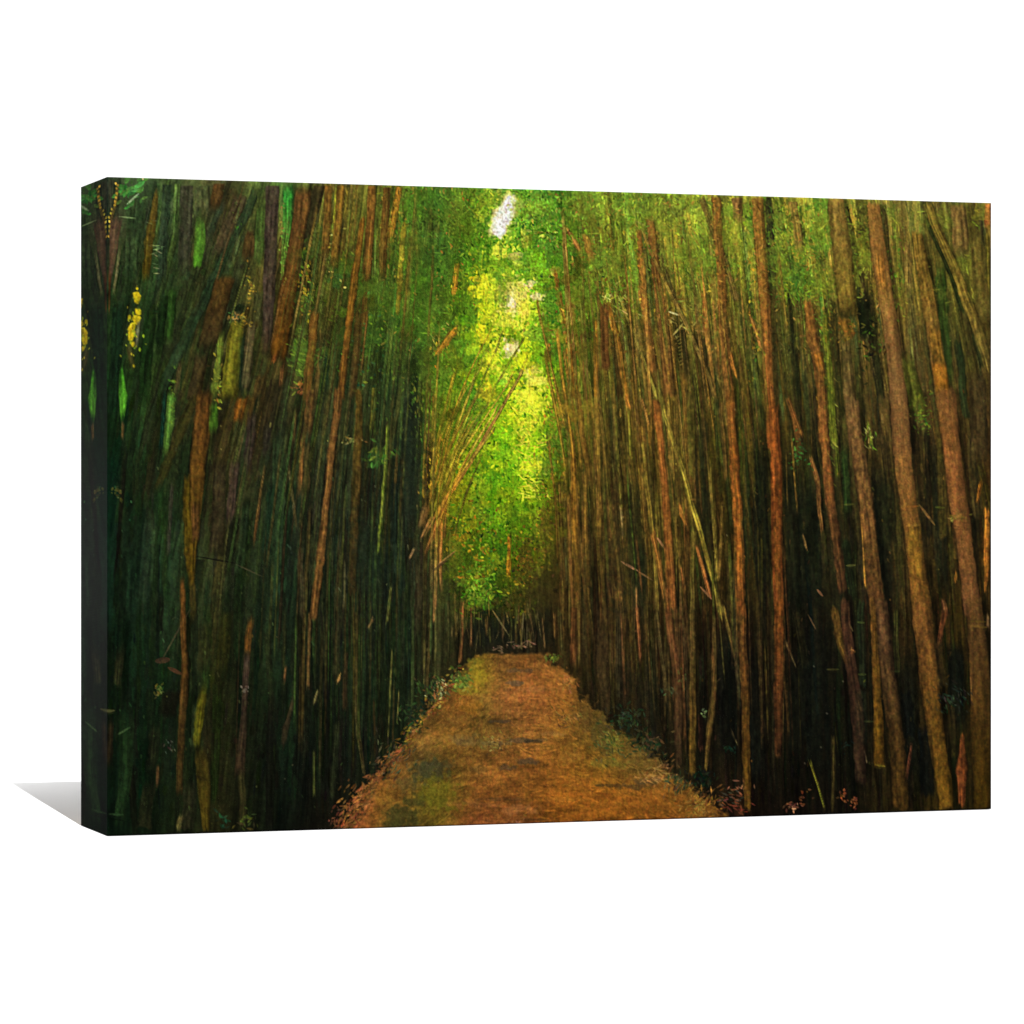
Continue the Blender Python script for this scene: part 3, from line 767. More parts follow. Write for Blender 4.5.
# joints of the thick canes
for (x, y, w, c, a) in [
    (911,507,15,(170,104,44),.6),(913,526,14,(176,146,84),.8),(917,577,16,(78,56,24),.7),(958,517,17,(130,116,44),.7),(961,528,17,(72,50,28),.7),
    (945,411,16,(140,136,44),.7),(946,415,16,(62,60,26),.7),(977,622,16,(112,104,30),.7),(978,627,17,(128,116,40),.7),(979,630,16,(48,40,16),.7),
    (880,766,10,(136,134,44),.8),(862,675,8,(70,84,38),.7),(861,623,7,(84,100,48),.7),(833,670,12,(84,84,40),.6),(868,722,11,(60,70,34),.7),
    (896,672,7,(62,76,34),.6),(849,505,9,(92,96,46),.6),(851,566,9,(110,112,60),.6),(940,508,9,(92,100,40),.6),(777,545,10,(60,36,20),.7),
    (779,674,9,(172,110,56),.6),(693,500,5,(150,110,60),.4),(245,692,6,(130,116,92),.6),(110,711,9,(78,74,44),.7),(203,366,14,(50,38,20),.6),
    (109,712,6,(96,88,56),.5),(116,815,14,(40,60,36),.7),(116,818,14,(12,20,14),.7),(764,330,9,(80,58,30),.6),(880,236,15,(120,90,40),.5),
    (773,332,8,(52,50,30),.6),(842,230,18,(142,112,62),.4),(155,312,7,(20,40,20),.5),(321,560,8,(84,52,30),.5),(334,436,7,(132,84,48),.5),
    (664,470,8,(90,52,30),.5),(733,458,8,(92,56,30),.5),(936,735,16,(92,66,24),.5),(927,667,18,(138,96,48),.4),(887,700,14,(110,80,44),.4)]:
    dab(x, y, w * 1.1, 2.2, rng.normal(.05, .08), c, a)
    dab(x, y + 2.2, w * 1.05, 1.6, rng.normal(.05, .08), np.array(c) * .45, a * .7)

# ---- 6. leaves, grass and flecks on the canes
def cluster(cx, cy, rx, ry, n, cols, size=(3, 9), wid=.3, ang=None, alpha=(.5, .95)):
    for _ in range(n):
        x, y = rng.normal(cx, rx * .5), rng.normal(cy, ry * .5)
        l = U_(*size)
        a = U_(0, math.pi) if ang is None else rng.normal(*ang)
        dab(x, y, l, max(1.1, l * wid), a, jit(cols[rng.integers(len(cols))], .75, 1.2), U_(*alpha), 1)


LIME = [(104, 142, 44), (84, 120, 38), (128, 150, 48), (60, 96, 34)]
GOLD = [(176, 140, 44), (200, 170, 60), (150, 110, 36), (120, 96, 34)]
PALE = [(176, 170, 110), (150, 150, 80), (196, 186, 120)]
TEAL = [(36, 76, 50), (28, 60, 44), (52, 92, 56)]
RUST = [(158, 92, 50), (138, 84, 42), (172, 106, 60), (112, 70, 36)]
cluster(132, 193, 16, 12, 34, [(60,116,50),(48,92,44),(70,130,56)], (5, 13), .4, (-.7, .4))
line((139, 194), (127, 205), 2, (150, 170, 140), .8)
line((118, 217), (136, 219), 1.4, (120, 140, 96), .7)
line((143, 177), (143, 181), 2, (200, 190, 140), .8)
for (x, y) in [(117,184),(116.5,189),(116,194),(115.5,198),(116,202),(114,206),(112.5,210),(111,214),(110,218),(110,222),(109.5,227),(109.5,232),(109,237),(118,186),(114.6,203)]:
    dab(x + rng.normal(0, .4), y, 2.6, 2.0, 1.4, jit((190, 156, 56), .8, 1.3), .9)
cane([(118,180),(116,202),(110,224),(109,240)], [4,3.4,2,1.2], (134, 98, 44), .6)
cane([(119,212),(114,240),(109.5,290)], [13,9,2], (104, 70, 58), .9, streak=.2)
cane([(120.5,246),(113,300)], 3, (84, 80, 54), .8)
cane([(110,268),(109,318)], [3,1], (84, 42, 22), .8)
for (x, y, r) in [(137,299,5),(138,313,4),(136,320,4.5),(132,328,4.5),(131,336,4),(133,345,3.4),(137,289,1.8),(130,318,2.5)]:
    blob(x, y, r * .95, r * 1.25, (178, 156, 26), .95, .8, x)
cane([(139,318),(136,350)], 4, (92, 94, 86), .8)
cluster(133, 335, 8, 26, 30, [(150,150,30),(120,140,36),(190,170,40)], (2, 5), .5, (1.3, .4))
cluster(155, 250, 8, 30, 16, [(120,130,90),(90,110,70)], (4, 8), .18, (.2, .6))
cluster(172, 400, 4, 26, 40, LIME, (2, 5), .5)
cluster(218, 378, 5, 30, 46, [(150,150,50),(170,140,50),(120,140,50)], (2, 6), .4, (1.2, .5))
cluster(284, 250, 4, 50, 50, [(150,150,60),(176,110,70),(120,160,60)], (1.6, 4), .6)
cluster(237, 215, 5, 20, 22, LIME, (2, 5), .4)
cluster(250, 290, 6, 30, 30, GOLD, (1.6, 4), .6)
cluster(233, 318, 8, 6, 22, [(150,110,60),(190,130,60),(60,90,50)], (2, 5), .4)
blob(238, 309, 7, 5, (18, 26, 14), .9, .6, 3)
cluster(246, 322, 6, 8, 16, GOLD, (3, 7), .25)
cluster(305, 290, 8, 34, 70, GOLD + LIME, (2, 7), .4, (1.2, .8))
cluster(299, 350, 11, 36, 80, LIME + [(60,80,34)], (3, 9), .25, (.9, .7), (.3, .7))
cluster(300, 388, 8, 8, 26, RUST + [(60,50,30)], (2, 6), .5)
cluster(333, 250, 10, 30, 40, GOLD + PALE, (1.5, 4), .5)
cluster(398, 255, 12, 60, 70, LIME + [(120,108,44)], (1.6, 5), .4, (1.4, .5), (.3, .7))
cluster(432, 322, 22, 22, 60, LIME + PALE, (3, 11), .14, (.8, .5))
cluster(378, 458, 14, 12, 44, [(70,104,38),(56,88,34),(90,112,40)], (3, 10), .3)
cluster(350, 442, 14, 6, 24, [(150,140,80),(130,100,50)], (2, 6), .4)
cluster(370, 350, 30, 60, 130, LIME + TEAL, (2, 5), .5, None, (.3, .8))
cluster(405, 370, 26, 50, 110, LIME + [(96,100,40),(70,84,34)], (1.6, 4.5), .4, (1.4, .4), (.25, .6))
cluster(425, 415, 16, 40, 120, LIME + [(112,108,40),(84,90,34)], (2, 7), .3, (1.4, .25), (.3, .7))
cluster(430, 470, 10, 34, 60, GOLD + [(40,44,20)], (2, 5), .4, (1.4, .3))
cluster(445, 350, 16, 16, 60, GOLD + LIME, (2, 6), .4)
cluster(460, 430, 16, 40, 110, LIME + [(50,90,24)], (2, 7), .4)
cluster(480, 545, 26, 50, 260, [(80,124,28),(58,96,24),(110,140,34),(44,72,20),(120,96,26)], (2, 6), .5)
cluster(525, 570, 16, 44, 190, [(92,100,24),(56,60,18),(130,120,30),(40,44,16),(120,84,26)], (2, 5), .6)
cluster(545, 520, 10, 60, 120, [(130,110,30),(90,90,22),(150,120,36),(60,52,20)], (2, 5), .5)
cluster(552, 430, 8, 60, 130, GOLD + [(90,110,28),(60,60,20)], (2, 6), .4, (1.4, .4))
cluster(478, 592, 20, 20, 120, [(88,130,30),(66,104,26),(110,144,36)], (3, 8), .35)
for _ in range(60):
    x = U_(445, 545)
    y = U_(610, 645)
    cane([(x, y - U_(8, 20)), (x + rng.normal(0, 2), y + U_(2, 12))], U_(1, 2), jit((92, 78, 38), .5, 1.3), .6)
line((492, 610), (509, 636), 1.8, (110, 98, 56), .8)
line((524, 612), (522, 632), 1.6, (104, 90, 56), .7)
for (cx, cy) in [(512,646),(522,646),(530,644),(498,650)]:
    for _ in range(9):
        a = U_(0, 6.28)
        line((cx + rng.normal(0, 3), cy + rng.normal(0, 2)), (cx + 6 * math.cos(a), cy + 4 * math.sin(a)), 1.2, jit((130, 100, 70), .5, 1.2), .7)
cluster(555, 300, 20, 50, 160, [(60,116,34),(80,132,40),(40,84,26),(140,150,60)], (3, 7), .5)
cluster(545, 215, 28, 26, 170, [(62,118,40),(88,140,48),(42,84,32),(140,160,60)], (3, 7), .5)
cluster(585, 205, 14, 22, 60, [(50,60,34),(60,100,36),(110,84,44)], (2, 6), .5)
cluster(600, 260, 24, 40, 160, [(52,64,26),(90,96,32),(110,80,36),(64,100,32)], (2, 6), .5)
cluster(615, 300, 22, 16, 50, LIME + PALE, (5, 13), .14, (1.1, .7))
cluster(655, 212, 24, 16, 70, [(120,140,90),(60,80,50),(90,110,50),(44,56,36)], (4, 12), .16, (.9, .6))
cluster(640, 260, 20, 50, 90, LIME + GOLD, (2, 6), .4, (1.4, .5))
cluster(690, 260, 30, 50, 190, [(82,110,42),(70,96,38),(110,124,50),(104,84,42)], (4, 13), .18, (1.1, .7), (.3, .7))
cluster(690, 312, 24, 20, 46, [(120,124,60),(90,110,44),(140,120,70)], (5, 14), .13, (1.0, .8))
line((668, 312), (680, 316), 1.8, (200, 200, 170), .85)
line((672, 337), (684, 323), 1.8, (190, 180, 110), .85)
for i in range(9):
    line((677 + i * .3, 338 + i * 3.5), (681 + i * .3, 336 + i * 3.5), 1.2, (130, 120, 60), .7)
cluster(790, 255, 34, 50, 260, [(76,120,42),(62,104,38),(92,132,50),(48,84,32)], (3, 10), .22, (.8, .8), (.35, .8))
cluster(800, 290, 26, 14, 90, LIME, (4, 11), .2)
cluster(825, 350, 7, 80, 110, LIME + GOLD, (2, 6), .35, (1.3, .5))
cluster(755, 300, 8, 90, 100, LIME + GOLD, (2, 5), .5, (1.4, .5), (.4, .8))
cluster(895, 280, 10, 60, 80, LIME, (2, 5), .5, (1.4, .5), (.3, .7))
cluster(865, 235, 8, 20, 34, [(40,46,24),(96,104,40)], (3, 8), .3)
cluster(870, 345, 12, 30, 46, [(24,28,14),(70,84,30)], (3, 8), .3)
cluster(848, 330, 10, 16, 46, [(150,100,40),(96,80,30),(60,60,24)], (2, 5), .5)
cluster(920, 410, 12, 24, 90, LIME, (2, 6), .4, None, (.3, .8))
cluster(929, 290, 10, 16, 40, [(116,110,50),(96,96,40)], (2, 6), .4)
cluster(958, 518, 10, 5, 40, [(150,146,70),(120,124,50)], (2, 6), .3)
cluster(832, 440, 5, 40, 40, [(130,136,60),(90,100,40)], (4, 9), .15, (.9, .2))
cluster(798, 455, 9, 22, 50, [(70,110,50),(50,84,44)], (2, 5), .4)
cluster(870, 440, 8, 18, 26, PALE + LIME, (3, 7), .2, (1.2, .5))
for (a, b, w, c) in [((621,562),(638,571.5),2.6,(184,132,108)),((638,572),(653,581),1.8,(110,84,56)),((657,538),(667,552),2.4,(170,124,96)),
                     ((455,552),(433,572),3.2,(70,50,34)),((456,551),(437,566),1.3,(150,116,76)),((919,505),(935,526),2.6,(116,90,54)),
                     ((817,590),(823,597),2.4,(130,96,70)),((700,587),(712,600),2,(150,110,80)),((831,440),(838,448),2.2,(150,150,70)),
                     ((849,624),(853,632),1.6,(110,100,60)),((858,700),(861,712),1.6,(130,110,60)),((864,750),(867,764),1.8,(130,116,80)),
                     ((808,615),(816,630),1.4,(110,90,60)),((190,610),(160,664),1.5,(64,56,40)),((168,668),(182,675),4,(74,46,32)),
                     ((155,662),(170,660),6,(58,40,30)),((118,735),(130,728),2,(60,80,50)),((195,777),(207,781),4,(14,14,12)),
                     ((196,557),(236,564),1.6,(14,14,10)),((236,565),(262,577),1.4,(60,56,40))]:
    line(a, b, w, c, .85)
cluster(159, 691, 6, 8, 24, [(92,92,40),(70,76,34)], (2, 6), .4)
cluster(222, 821, 9, 9, 18, [(24,56,42),(30,70,50),(18,44,34)], (3, 8), .35, None, (.3, .6))
cluster(246, 822, 9, 9, 26, [(70,76,30),(48,60,28)], (3, 8), .3)
cluster(118, 492, 7, 7, 18, [(76,76,34),(60,64,30)], (2, 6), .5)
cluster(170, 746, 6, 8, 14, [(96,92,84),(60,56,48)], (2, 5), .3, (1.3, .4))
cluster(245, 690, 4, 5, 8, [(150,140,130)], (2, 4), .6)
for _ in range(110):      # pale flecks in the dark stems
    x, y = U_(112, 430), U_(400, 815)
    if path_mask(x, y, 1) > 0:
        continue
    dab(x, y, U_(1.5, 6), U_(1, 1.8), rng.normal(1.5, .3), jit(at(x, y) * 2.0 + [14, 12, 8], .7, 1.2), U_(.3, .8))
for _ in range(280):
    x, y = U_(570, 990), U_(300, 800)
    if path_mask(x, y, 1) > 0:
        continue
    dab(x, y, U_(1.5, 6), U_(1, 1.9), rng.normal(1.65, .3), jit(at(x, y) * 1.6 + [16, 12, 6], .6, 1.2), U_(.25, .7))

# ---- 7. the path
PROWS = {652:[(470,70,56,26),(482,110,86,34),(500,100,72,36),(530,104,72,34),(552,84,62,30),(565,60,44,22)],
         675:[(452,60,48,24),(464,96,84,30),(478,118,102,30),(500,108,78,38),(530,116,76,38),(560,122,82,38),(575,106,74,34)],
         700:[(432,66,50,26),(445,112,80,36),(465,116,78,34),(482,104,82,36),(505,126,84,44),(540,130,84,42),(565,116,78,34),(590,78,60,28)],
         735:[(405,70,50,28),(420,108,80,38),(450,100,74,32),(480,104,80,36),(500,104,78,38),(530,122,84,40),(560,118,84,36),(590,92,72,30),(612,96,84,34),(630,64,54,26)],
         765:[(378,84,54,30),(400,98,70,34),(425,74,66,34),(450,96,74,32),(480,112,78,36),(520,112,74,34),(560,120,80,32),(600,112,82,30),(640,92,76,36),(668,84,66,32)],
         795:[(356,120,72,44),(380,108,76,32),(405,94,70,30),(430,82,76,26),(450,92,74,28),(480,114,74,34),(520,114,74,32),(560,122,78,28),(610,112,72,26),(660,114,76,30),(700,98,68,28)],
         832:[(340,120,66,42),(370,112,74,34),(392,62,58,26),(410,74,64,26),(440,92,76,28),(470,110,66,36),(520,128,80,44),(545,110,70,26),(600,112,70,24),(660,110,68,24),(700,112,76,30),(730,74,52,26)]}
ys = sorted(PROWS)
PC = np.zeros_like(IMG)
for i in range(len(ys) - 1):
    ra, rb = np.array(PROWS[ys[i]], float), np.array(PROWS[ys[i + 1]], float)
    ca = np.stack([np.interp(PX, ra[:, 0], ra[:, c]) for c in (1, 2, 3)], -1)
    cb = np.stack([np.interp(PX, rb[:, 0], rb[:, c]) for c in (1, 2, 3)], -1)
    hi = ys[i + 1] if i < len(ys) - 2 else 900
    m = ((PY >= ys[i]) & (PY < hi))[..., None]
    t = np.clip((PY - ys[i]) / (ys[i + 1] - ys[i]), 0, 1)[..., None]
    PC += m * (ca * (1 - t) + cb * t)
PC *= np.array([1.13, 1.09, 1.0])
PB = PC.copy()
nz = (noise(PX / 16, PY / 5, 0) - .5) * .30 + (noise(PX / 6, PY / 2.4, 1) - .5) * .22 + (noise(PX / 2.1, PY / 1.9, 2) - .5) * .20 + (noise(PX / 38, PY / 14, 3) - .5) * .3
PC *= (1 + nz)[..., None]
PM = path_mask(PX + 16 * (noise(PX / 7, PY / 7, 1) - .5) + 7 * (noise(PX / 2.5, PY / 2.5, 2) - .5), PY + 3 * (noise(PX / 4, PY / 4, 5) - .5), 6)
IMG = IMG * (1 - PM[..., None]) + PC * PM[..., None]
for _ in range(2400):
    y = 655 + 178 * rng.random() ** .8
    l, r = np.interp(y, PATH_Y, PATH_L), np.interp(y, PATH_Y, PATH_R)
    x = U_(l, r)
    z = .35 + .65 * (y - 655) / 178
    side = (x - (l + r) / 2) / (r - l)
    a = rng.normal(-.06 - .2 * (side < -.15) * 2.6 + .5 * (side > .22), .35)
    q = rng.random()
    b = at(x, y, PB)
    c = jit(b * (.55 if q < .25 else .85 if q < .5 else 1.2 if q < .85 else 1.55), .85, 1.15, 5)
    dab(x, y, U_(4, 16) * z + 1.5, U_(1, 2.2) * (.6 + .5 * z), a, c, U_(.12, .4), .3)
for (x, y, l, w, c, al) in [
    (522,671,30,4,(74,62,44),.6),(515,684,20,4,(62,58,48),.6),(497,722,22,3,(60,52,40),.6),(494,744,26,4,(64,58,46),.55),(520,741,26,4,(66,60,50),.5),
    (505,768,18,5,(62,52,40),.6),(530,762,20,6,(60,54,44),.6),(535,741,26,3,(60,52,38),.6),(532,742,20,2,(40,34,24),.5),(430,772,34,20,(54,56,36),.8),
    (400,818,34,16,(48,50,24),.85),(418,803,26,14,(56,56,26),.7),(443,765,16,8,(66,60,34),.5),(478,770,16,8,(84,66,34),.4),(440,795,34,30,(92,86,24),.75),
    (476,664,14,10,(122,110,32),.6),(480,676,16,14,(126,112,30),.55),(468,690,18,8,(126,118,34),.6),(470,708,24,10,(126,84,28),.6),(455,720,22,7,(112,80,36),.5),
    (460,740,30,7,(118,94,48),.5),(488,745,18,12,(104,90,40),.45),(611,764,30,10,(104,98,38),.5),(615,748,16,12,(104,98,40),.5),(602,737,18,30,(70,60,30),.65),
    (612,786,18,3,(62,46,24),.6),(598,786,10,2.4,(52,40,22),.7),(632,787,26,5,(60,48,28),.6),(650,782,28,6,(62,54,38),.5),(585,720,22,24,(84,64,30),.5),(405,785,22,14,(80,70,36),.6),(470,742,30,10,(78,68,40),.5),
    (570,758,24,10,(134,96,38),.5),(550,735,24,4,(136,100,52),.5),(560,690,22,8,(146,96,44),.5),(568,682,12,8,(164,110,52),.6),(530,690,40,5,(136,90,50),.4),
    (560,800,60,4,(138,92,34),.4),(620,805,60,4,(124,82,28),.4),(520,810,40,8,(142,96,56),.45),(540,820,30,2.4,(66,44,22),.6),(500,800,40,3,(76,54,30),.5),
    (475,805,40,6,(130,86,46),.4),(650,812,40,4,(96,62,22),.4),(560,830,50,3,(80,52,20),.5),(370,795,16,10,(132,92,42),.45),(385,800,20,8,(128,92,36),.45)]:
    blob(x, y, l * .66, max(w * .75, 2.0), np.array(c) * 1.08, min(al * .95, .7), .9, x * .13 + y, 5)
cluster(495, 742, 13, 9, 60, [(160,140,76),(74,64,40),(130,110,50)], (2, 5), .3)
cluster(518, 828, 16, 10, 60, [(170,120,80),(130,90,50)], (2, 5), .35)
cluster(570, 715, 20, 16, 50, [(150,110,50),(86,64,32)], (3, 9), .16, (.7, .5))
# litter along the left margin
for _ in range(520):
    y = 668 + 165 * rng.random()
    x = np.interp(y, PATH_Y, PATH_L) + rng.normal(-2, 5)
    z = .5 + .7 * (y - 668) / 165
    cs = RUST if y > 750 else RUST + GOLD + [(70, 84, 40)]
    dab(x, y, U_(3, 9) * z, U_(1.1, 2.2), rng.normal(-.75, .5), jit(cs[rng.integers(len(cs))], .55, 1.15), U_(.4, .9), .6)
cluster(354, 808, 14, 22, 80, RUST, (3, 10), .25, (-.7, .4))
cluster(335, 822, 8, 14, 36, [(130,72,54),(84,46,36)], (3, 7), .3)
cluster(395, 760, 22, 22, 70, [(84,84,60),(120,84,50),(50,50,34)], (3, 9), .2, (-.8, .4))
cluster(462, 683, 10, 12, 70, [(100,124,46),(130,140,56),(70,92,36)], (3, 7), .4)
cluster(438, 693, 12, 14, 60, RUST + PALE + [(70,90,40)], (2, 6), .4)
cluster(432, 690, 16, 16, 60, [(46,66,34),(30,44,26),(70,84,40)], (3, 8), .3, (1.2, .6))
cluster(412, 715, 18, 16, 60, [(34,48,28),(24,34,22),(56,70,36)], (3, 8), .3)
# right margin
cluster(553, 659, 7, 5, 26, [(104,126,44),(84,104,40)], (2, 6), .35, None, (.3, .7))
cluster(568, 683, 9, 8, 40, [(160,108,52),(120,84,40)], (3, 7), .35)
cluster(610, 742, 16, 18, 90, [(108,104,44),(80,80,36),(60,64,34)], (3, 8), .3, (.6, .5))
cluster(628, 722, 18, 16, 120, [(34,50,30),(24,34,22),(52,74,44),(44,50,30)], (3, 8), .35)
cluster(650, 745, 18, 12, 90, [(28,38,24),(40,56,34),(84,70,40)], (3, 8), .35)
cluster(663, 772, 13, 14, 80, [(160,124,66),(140,102,50),(172,138,78),(120,84,40)], (3, 9), .2, (-.8, .7), (.3, .75))
cluster(652, 778, 12, 6, 30, [(160,122,62),(150,110,56)], (5, 12), .16, (.4, .4))
cluster(678, 784, 12, 10, 50, [(56,64,38),(40,50,32),(90,84,44)], (3, 9), .25, (-1.2, .5))
cluster(702, 780, 14, 10, 60, [(24,38,28),(34,50,34),(20,28,20)], (3, 9), .3)
cluster(700, 803, 20, 14, 150, [(140,104,44),(112,84,36),(90,70,32),(160,120,52)], (3, 9), .2, (-.9, .6))
cluster(728, 797, 18, 10, 36, [(84,88,72),(56,60,44),(120,84,50)], (3, 9), .2, (.2, .6))
cluster(736, 806, 18, 9, 30, [(120,70,44),(150,90,60),(70,40,28)], (3, 9), .25, (.4, .5))
cluster(740, 788, 12, 8, 12, [(180,130,90),(130,90,60)], (3, 7), .25)
cluster(730, 748, 8, 5, 12, [(34,74,46),(28,60,40)], (3, 6), .35, None, (.3, .7))
cluster(683, 680, 4, 10, 16, [(80,110,50)], (2, 6), .5, (1.4, .3))
cluster(628, 715, 8, 8, 16, [(42,68,46),(52,80,52)], (3, 6), .25, None, (.3, .7))
cluster(670, 692, 10, 6, 18, [(70,90,56),(60,76,44)], (3, 7), .3)
cluster(703, 713, 4, 3, 8, [(120,150,90)], (2, 5), .5)
cluster(805, 795, 7, 11, 12, RUST, (2, 5), .6)
cluster(844, 797, 4, 13, 12, RUST, (2, 5), .6)
cluster(854, 803, 4, 6, 16, RUST, (2, 5), .5)
cluster(792, 806, 10, 5, 30, [(190,150,110),(120,80,54),(70,50,34)], (2, 6), .35)
cluster(846, 747, 6, 6, 12, [(40,64,54),(34,54,44)], (2, 6), .2, None, (.3, .6))
cluster(953, 698, 18, 14, 70, [(64,76,54),(46,60,42),(30,40,28)], (3, 9), .22, (.8, .5))
cluster(853, 652, 3, 2.5, 10, [(190,140,60),(210,170,90)], (2, 4), .6)
for (x, y) in [(843,682),(814,667),(821,748),(805,764),(827,714),(890,697),(727,536),(735,410)]:
    dab(x, y, 2.4, 1.6, 1, (120, 120, 96), .5)
# feathery leaf masses hanging over the canes
for (x0, x1, y0, y1, n) in [(585, 735, 196, 285, 44), (770, 870, 205, 295, 28), (400, 480, 190, 330, 56), (340, 450, 260, 340, 34), (440, 470, 330, 440, 24),
                            (560, 600, 200, 330, 26), (870, 985, 210, 300, 12), (296, 345, 230, 360, 12), (545, 575, 380, 470, 8)]:
    for _ in range(n):
        x, y = U_(x0, x1), y0 + (y1 - y0) * rng.random() ** 1.25
        b = at(x, y)
        t_ = np.array([108, 130, 48]) if x > 580 else np.array([66, 104, 34])
        c = jit(b * .35 + t_ * .62 * rng.choice([.62, .85, 1., 1.18]), .92, 1.1, 5)
        rx = U_(5, 15)
        blob(x, y, rx, rx * U_(.7, 1.6), c, U_(.25, .62), 1.5, x * .77 + y, U_(2.6, 6))
        for k in range(5):
            l = U_(4, 13)
            dab(x + rng.normal(0, rx * .7), y + rng.normal(0, rx * .7), l, U_(1, 1.9), rng.normal(1.2, .7), jit(c, .75, 1.5, 6), U_(.3, .75), 1)
for pts, w, c, o in CANES:
    if pts[0] in ((565,226),(585,235),(553,268),(607.6,301),(639,230),(650,218),(715,196),(756.5,197),(835,199),(872,203),(915,232),(329,186),(341,186),(372,186),(399,187),(364,218),(387,188),(404,222),(596,320),(700,198),(793,202),(457,262),(457,328)):
        o = {k: q for k, q in o.items() if k != 'alpha'}
        cane(pts, w, c, .62 if pts[0][0] > 500 else .7, **o)
leaves(1100, lambda: U_(430, 590), lambda: U_(190, 612), (2, 6), lambda x, y: jit(at(x, y, IMG) * [.5, .66, .5], .8, 1.15, 4), (.4, .8), test=lambda x, y: rng.random() < glow(x, y) + .1)
leaves(800, lambda: U_(440, 575), lambda: U_(190, 600), (2, 5), lambda x, y: jit(np.minimum(at(x, y, IMG) * [1.4, 1.25, 1.2] + [16, 12, 4], 240), .9, 1.1, 4), (.4, .8), test=lambda x, y: rng.random() < glow(x, y))
for (x, y, rx, ry, c) in [(556,345,12,20,(52,104,30)),(552,300,12,14,(56,112,32)),(470,392,14,12,(60,120,30)),(545,330,9,12,(70,128,32)),(565,400,8,24,(84,76,26)),(500,278,7,11,(74,120,34)),
                          (526,262,10,12,(64,116,36)),(532,335,10,8,(84,136,36)),(467,350,10,12,(70,120,32)),(497,405,7,9,(84,140,32)),(470,300,12,20,(60,104,30)),(550,250,14,16,(58,112,36))]:
    blob(x, y, rx, ry, c, .6, 1.4, x * .41, 5)
# broken touches in the leaf canopy
for _ in range(4200):
    x, y = U_(380, 890), 186 + 170 * rng.random() ** 1.3
    if glow(x, y) > .6 and rng.random() < .6:
        continue
    b = at(x + rng.normal(0, 2), y + rng.normal(0, 3), IMG)
    q = rng.random()
    c = b * (.7 if q < .3 else .86 if q < .5 else 1.18 if q < .85 else 1.4) * rng.uniform(.85, 1.15)
    c = c * [rng.uniform(.85, 1.12), 1.0, rng.uniform(.8, 1.15)]
    if rng.random() < .12:
        c = jit((140, 112, 56), .7, 1.2)
    dab(x, y, U_(2, 6), U_(1.1, 2.2), rng.normal(1.5, .8), np.clip(c, 4, 235), U_(.35, .85), .6)
for _ in range(4500):
    x, y = U_(108, 991), U_(186, 830)
    if path_mask(x, y, 1) > 0:
        continue
    if x > 830 and rng.random() < .65:
        continue
    b = at(x + rng.normal(0, 2), y + rng.normal(0, 4), IMG)
    c = b * rng.choice([.66, .82, 1.2, 1.4]) + rng.normal(0, 2, 3)
    dab(x, y, U_(1.5, 5), U_(1, 1.8), rng.normal(1.55, .35), np.clip(c, 3, 235), U_(.25, .6), .4)
# white sky gap
for (x, y, rx, ry, a) in [(504,216,7,11,1),(510,202,6.5,10,1),(507,211,8.5,13,1),(501,222,9,13,1),(498,231,8,9,1)]:
    blob(x, y, rx * 1.5, ry * 1.25, (206, 204, 120), .35, .9, x, 4)
for (x, y, rx, ry, a) in [(504,216,7,11,1),(510,202,6.5,10,1),(507,211,8.5,13,1),(501,222,9,13,1),(498,231,8,9,1)]:
    blob(x, y, rx * 1.2, ry * 1.0, (234, 229, 218), a, .3, x, 3.5)
for (x, y, rx, ry, c, al) in [(515,300,12,14,(216,212,120),.6),(511,302,6,7,(226,222,190),.6),(511,349,9,8,(216,210,150),.7),(508,353,4,4,(236,232,206),.7),
        (536,298,8,4,(214,200,150),.6),(516,257,6,6,(186,178,110),.45),(487,292,12,14,(182,202,48),.5),(487,394,10,10,(216,214,48),.5),(537,382,12,7,(206,206,80),.6),
        (505,322,14,8,(208,208,70),.5),(530,400,12,12,(200,216,60),.4),(474,352,9,9,(160,200,44),.5),(500,372,10,8,(200,210,60),.5)]:
    blob(x, y, rx, ry, c, al, 1.1, x * .71 + y, 4)
for pts, w, c, o in CANES:                # the two leaning canes in front of the light
    if pts[0] in ((530, 358), (526, 336), (500, 404)):
        o = {k: q for k, q in o.items() if k != 'alpha'}
        cane(pts, w, c, .85, **o)
FAN = [([(505, 330), (474, 400), (447, 470)], 2, (104, 112, 40)), ([(488, 350), (462, 410), (440, 480)], 2.4, (92, 104, 36)), ([(478, 372), (452, 440), (436, 500)], 1.8, (130, 124, 48)),
                  ([(516, 372), (488, 414), (452, 468)], 1.8, (136, 128, 44)), ([(468, 380), (446, 440), (432, 490)], 2.6, (84, 88, 30)), ([(455, 372), (440, 430), (430, 480)], 2.4, (120, 110, 40)),
                  ([(498, 425), (470, 462), (446, 492)], 2.2, (120, 108, 40)), ([(544, 350), (556, 410), (566, 470)], 3, (96, 76, 28)), ([(536, 300), (552, 370), (566, 430)], 2.4, (110, 86, 34)),
                  ([(556, 330), (566, 400), (574, 460)], 3, (126, 88, 36)), ([(563, 350), (575, 420), (582, 470)], 2.6, (104, 78, 34)), ([(570, 300), (582, 370), (590, 420)], 3, (92, 80, 32)),
                  ([(548, 440), (556, 500), (558, 560)], 2.4, (84, 62, 24))]
for pts, w, c in FAN:
    cane(pts, w * 1.05, np.array(c) * 1.08, .85, rag=.4)
for _ in range(28):                      # a fan of thin stems rising to the right into the light
    x0, y0 = rng.normal(436, 7), U_(455, 560)
    L = U_(60, 170)
    k = U_(.12, .52)
    c = jit([(120, 112, 42), (96, 96, 34), (132, 98, 44), (70, 72, 28)][rng.integers(4)], .75, 1.15, 4)
    cane([(x0 + k * L * 1.1, y0 - L), (x0 + k * L * .45, y0 - L * .5), (x0, y0)], U_(1.2, 2.4), c, U_(.4, .8), rag=.6, fade=(.4, .1))
